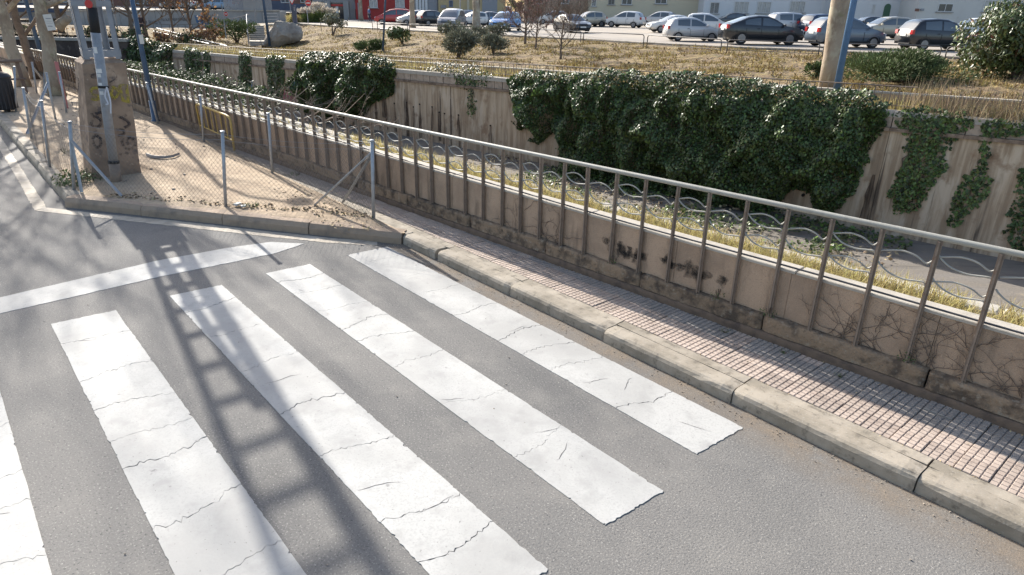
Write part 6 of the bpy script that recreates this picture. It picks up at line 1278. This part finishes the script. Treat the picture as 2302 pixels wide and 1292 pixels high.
us = MB(); p, q_ = at_y(-100, 24, ya + 2.4), at_y(640, 24, ya + 2.4); zt = at_y(400, 24.5, ya)[2]; us.add([(p[0], ya + 2.3, zt), (q_[0], ya + 2.3, zt), (q_[0], 125, zt + .3), (p[0], 125, zt + .3)], [(0, 1, 2, 3)]); props(build('upper_street', us, M['lot']), kind='structure')
UF = Thing('street_fence', 'tall grey slatted fence on top of the grey graffiti wall', 'fence', tuple(at_y(560, 24, ya)))
for x in range(506, 614, 3): p = at_y(x, 24, ya + .3); UF.part('slat', MB().box((p[0], p[1], zt + .95), (.12, .03, 1.75)), M['galv_dull'])
for z in (.2, 1.7): a, b = at_y(504, 20, ya + .34), at_y(613, 20, ya + .34); UF.part('rail', MB().box(((a[0] + b[0])/2, a[1], zt + z), (b[0] - a[0], .05, .06)), M['galv_dull'])
for x in (560, 585): p = at_y(x, 20, ya + .2); UF.part('panel', MB().box((p[0], p[1], zt + 1.0), (1.15, .04, 1.9)), M['concrete_grey'])
GR = Thing('path_railing', 'thin dark railing along the pale path below the grey wall', 'railing', tuple(at_y(400, 60, 79)))
ra = [at_y(x, y, 77.5) for x, y in [(345, 58), (400, 60), (450, 58), (500, 50), (540, 42), (562, 36)]]
for h_ in (0, -.45, -.9): GR.part('bar', MB().tube([p + np.array([0, 0, h_ + .2]) for p in ra], .025, 5), M['hoop'])
for x in range(len(ra) - 1):
    for f in (0, .33, .66): p = ra[x]*(1 - f) + ra[x + 1]*f; GR.part('post', MB().tube([p + np.array([0, 0, .2]), p + np.array([0, 0, -1.0])], .03, 5), M['hoop'])
RR = Thing('ramp_railing', 'pale double handrail sloping down beside the path behind the ivy hedge', 'railing', tuple(at_y(420, 80, 52)))
for (xa, ya_, xb, yb) in [(352, 63, 510, 103), (345, 70, 470, 98)]:
    A, B = at_y(xa, ya_, 62), at_y(xb, yb, 50); RR.part('handrail', MB().tube([A, B], .04, 6), M['galv'])
    for f in np.linspace(0, 1, 6): p = A*(1 - f) + B*f; RR.part('post', MB().tube([p, (p[0], p[1], p[2] - .95)], .03, 5), M['hoop'])
# culvert wall closing the channel on the left
cw = 47.5; a, b = at_y(-260, 84, cw), at_y(285, 84, cw); zt_ = at_y(180, 85, cw)[2]; CW = Thing('culvert_wall', 'dark brown bridge wall with bright top edge closing the channel at the far left', 'wall', ((a[0] + b[0])/2, cw, -2.5))
n_ = 9
for i in range(n_): x0 = a[0] + (b[0] - a[0])*i/n_; x1_ = a[0] + (b[0] - a[0])*(i + 1)/n_; CW.part('wall_panel', MB().box(((x0 + x1_)/2, cw + .3, (zt_ - .2 - 2.6)/2), (x1_ - x0 - .02, .6, zt_ - .2 + 2.6)), M['dark_concrete']); CW.part('coping', MB().box(((x0 + x1_)/2, cw + .35, zt_ - .09), (x1_ - x0 - .02, .9, .18)), M['coping'])
for i in range(28): x0 = a[0] + (b[0] - a[0])*i/27; CW.part('rail_post', MB().tube([(x0, cw + .5, zt_), (x0, cw + .5, zt_ + .8)], .02, 5), M['hoop'])
CW.part('rail', MB().tube([(a[0], cw + .5, zt_ + .8), (b[0], cw + .5, zt_ + .8)], .025, 5), M['hoop'])
def street_car(kind, c, px, Y, head, label):
    n0 = lot; global_p = at_y(px, 20, Y); T = car(kind, c, 1200, 60, head, label); T.o.location = (global_p[0], Y, zt + .05); T.o['group'] = 'cars on the upper street'
street_car('sedan', 'silver', 405, 90, 180, 'silver car on the upper street behind the grey wall'); street_car('hatch', 'paleblue', 498, 91, 180, 'pale blue car on the upper street beside the slatted fence')
for px, lb in [(265, 'left grey street lamp before the graffiti wall'), (335, 'right grey street lamp before the graffiti wall'), (578, 'slim grey pole in front of the slatted fence')]:
    p = hit(px, 66); T = Thing('street_lamp', lb, 'lamp post', tuple(p)); T.part('shaft', MB().tube([p, p + np.array([0, 0, 6.5])], .06, 7), M['galv_dull']); T.part('lantern', MB().lathe((p[0], p[1], p[2] + 6.5), [(.08, 0), (.25, .1), (.28, .3), (.05, .4)], 8), M['white'])

# ================================================================== PEOPLE
def skin_chain(name, verts, edges, radii, m, parent, sub=1):
    me = bpy.data.meshes.new(name); me.from_pydata(verts, edges, []); o = link(name, me, m, parent); me.materials.clear(); me.materials.append(m)
    md = o.modifiers.new('skin', 'SKIN'); sv = me.skin_vertices[0].data if me.skin_vertices else None
    if sv is None: bpy.context.view_layer.update(); sv = me.skin_vertices[0].data
    for v, r in zip(sv, radii): v.radius = r if isinstance(r, tuple) else (r, r)
    sv[0].use_root = True; s = o.modifiers.new('sub', 'SUBSURF'); s.levels = s.render_levels = sub; return o
def person(label, p, rot, top, trous, hair, scale=1.0, bag=None):
    T = Thing('person', label, 'person', tuple(p), rot); T.o.scale = (scale,)*3; skin = mat('skin', (.42, .26, .19), .6)
    J = [(0, 0, .95), (0, .0, 1.15), (0, 0, 1.38), (0, .01, 1.50), (0, .02, 1.60), (0, .02, 1.70), (.18, 0, 1.42), (.23, .05, 1.15), (.22, -.06, .92), (-.18, 0, 1.42), (-.23, -.06, 1.15), (-.22, .06, .92), (.09, 0, .90), (.10, -.10, .50), (.10, -.02, .09), (.10, -.16, .05), (-.09, 0, .90), (-.10, .14, .50), (-.10, .30, .12), (-.10, .18, .05)]
    E = [(0, 1), (1, 2), (2, 3), (3, 4), (4, 5), (2, 6), (6, 7), (7, 8), (2, 9), (9, 10), (10, 11), (0, 12), (12, 13), (13, 14), (14, 15), (0, 16), (16, 17), (17, 18), (18, 19)]
    Rr = [(.14, .10), (.13, .095), (.15, .10), .055, .085, .075, .06, .045, .035, .06, .045, .035, .085, .06, .04, .035, .085, .06, .04, .035]
    skin_chain('body', J, E, Rr, skin, T.o)
    skin_chain('jacket', [J[0], J[1], J[2], (0, .01, 1.46), J[6], J[7], (.222, -.04, .97), J[9], J[10], (-.222, .04, .97)], [(0, 1), (1, 2), (2, 3), (2, 4), (4, 5), (5, 6), (2, 7), (7, 8), (8, 9)], [(.17, .125), (.155, .115), (.175, .12), .08, .078, .062, .055, .078, .062, .055], top, T.o)
    skin_chain('trousers', [(0, 0, .93), J[12], J[13], (.10, -.03, .13), J[16], J[17], (-.10, .28, .16)], [(0, 1), (1, 2), (2, 3), (0, 4), (4, 5), (5, 6)], [(.165, .12), .10, .075, .06, .10, .075, .06], trous, T.o)
    T.part('hair', MB().lathe((0, .035, 1.64), [(.095, 0), (.105, .05), (.09, .10), (.05, .135), (.01, .145)], 10), hair, world=False, smooth=True)
    for x, y in ((.10, -.10), (-.10, .22)): T.part('shoe', MB().chamfer((x, y - .02, .045), (.10, .27, .09), .03), M['blackrubber'], world=False)
    if bag: T.part('bag', MB().chamfer((-.28, .08, .72), (.08, .28, .34), .02), bag, world=False)
    return T
person('person in a blue coat walking beside a pale plane trunk by the red building', lot(831, 50), R(-60), mat('blue_coat', (.07, .13, .26), .8), mat('navy_trousers', (.03, .035, .06), .8), mat('dark_hair', (.05, .035, .025), .7), 1.0, M['white'])
p = hit(322, 84); person('person in dark clothes and white hat on the path behind the blue lamp post', p, R(40), mat('dark_jacket', (.05, .035, .04), .8), mat('dark_trousers', (.035, .03, .035), .8), M['white'], 1.0)
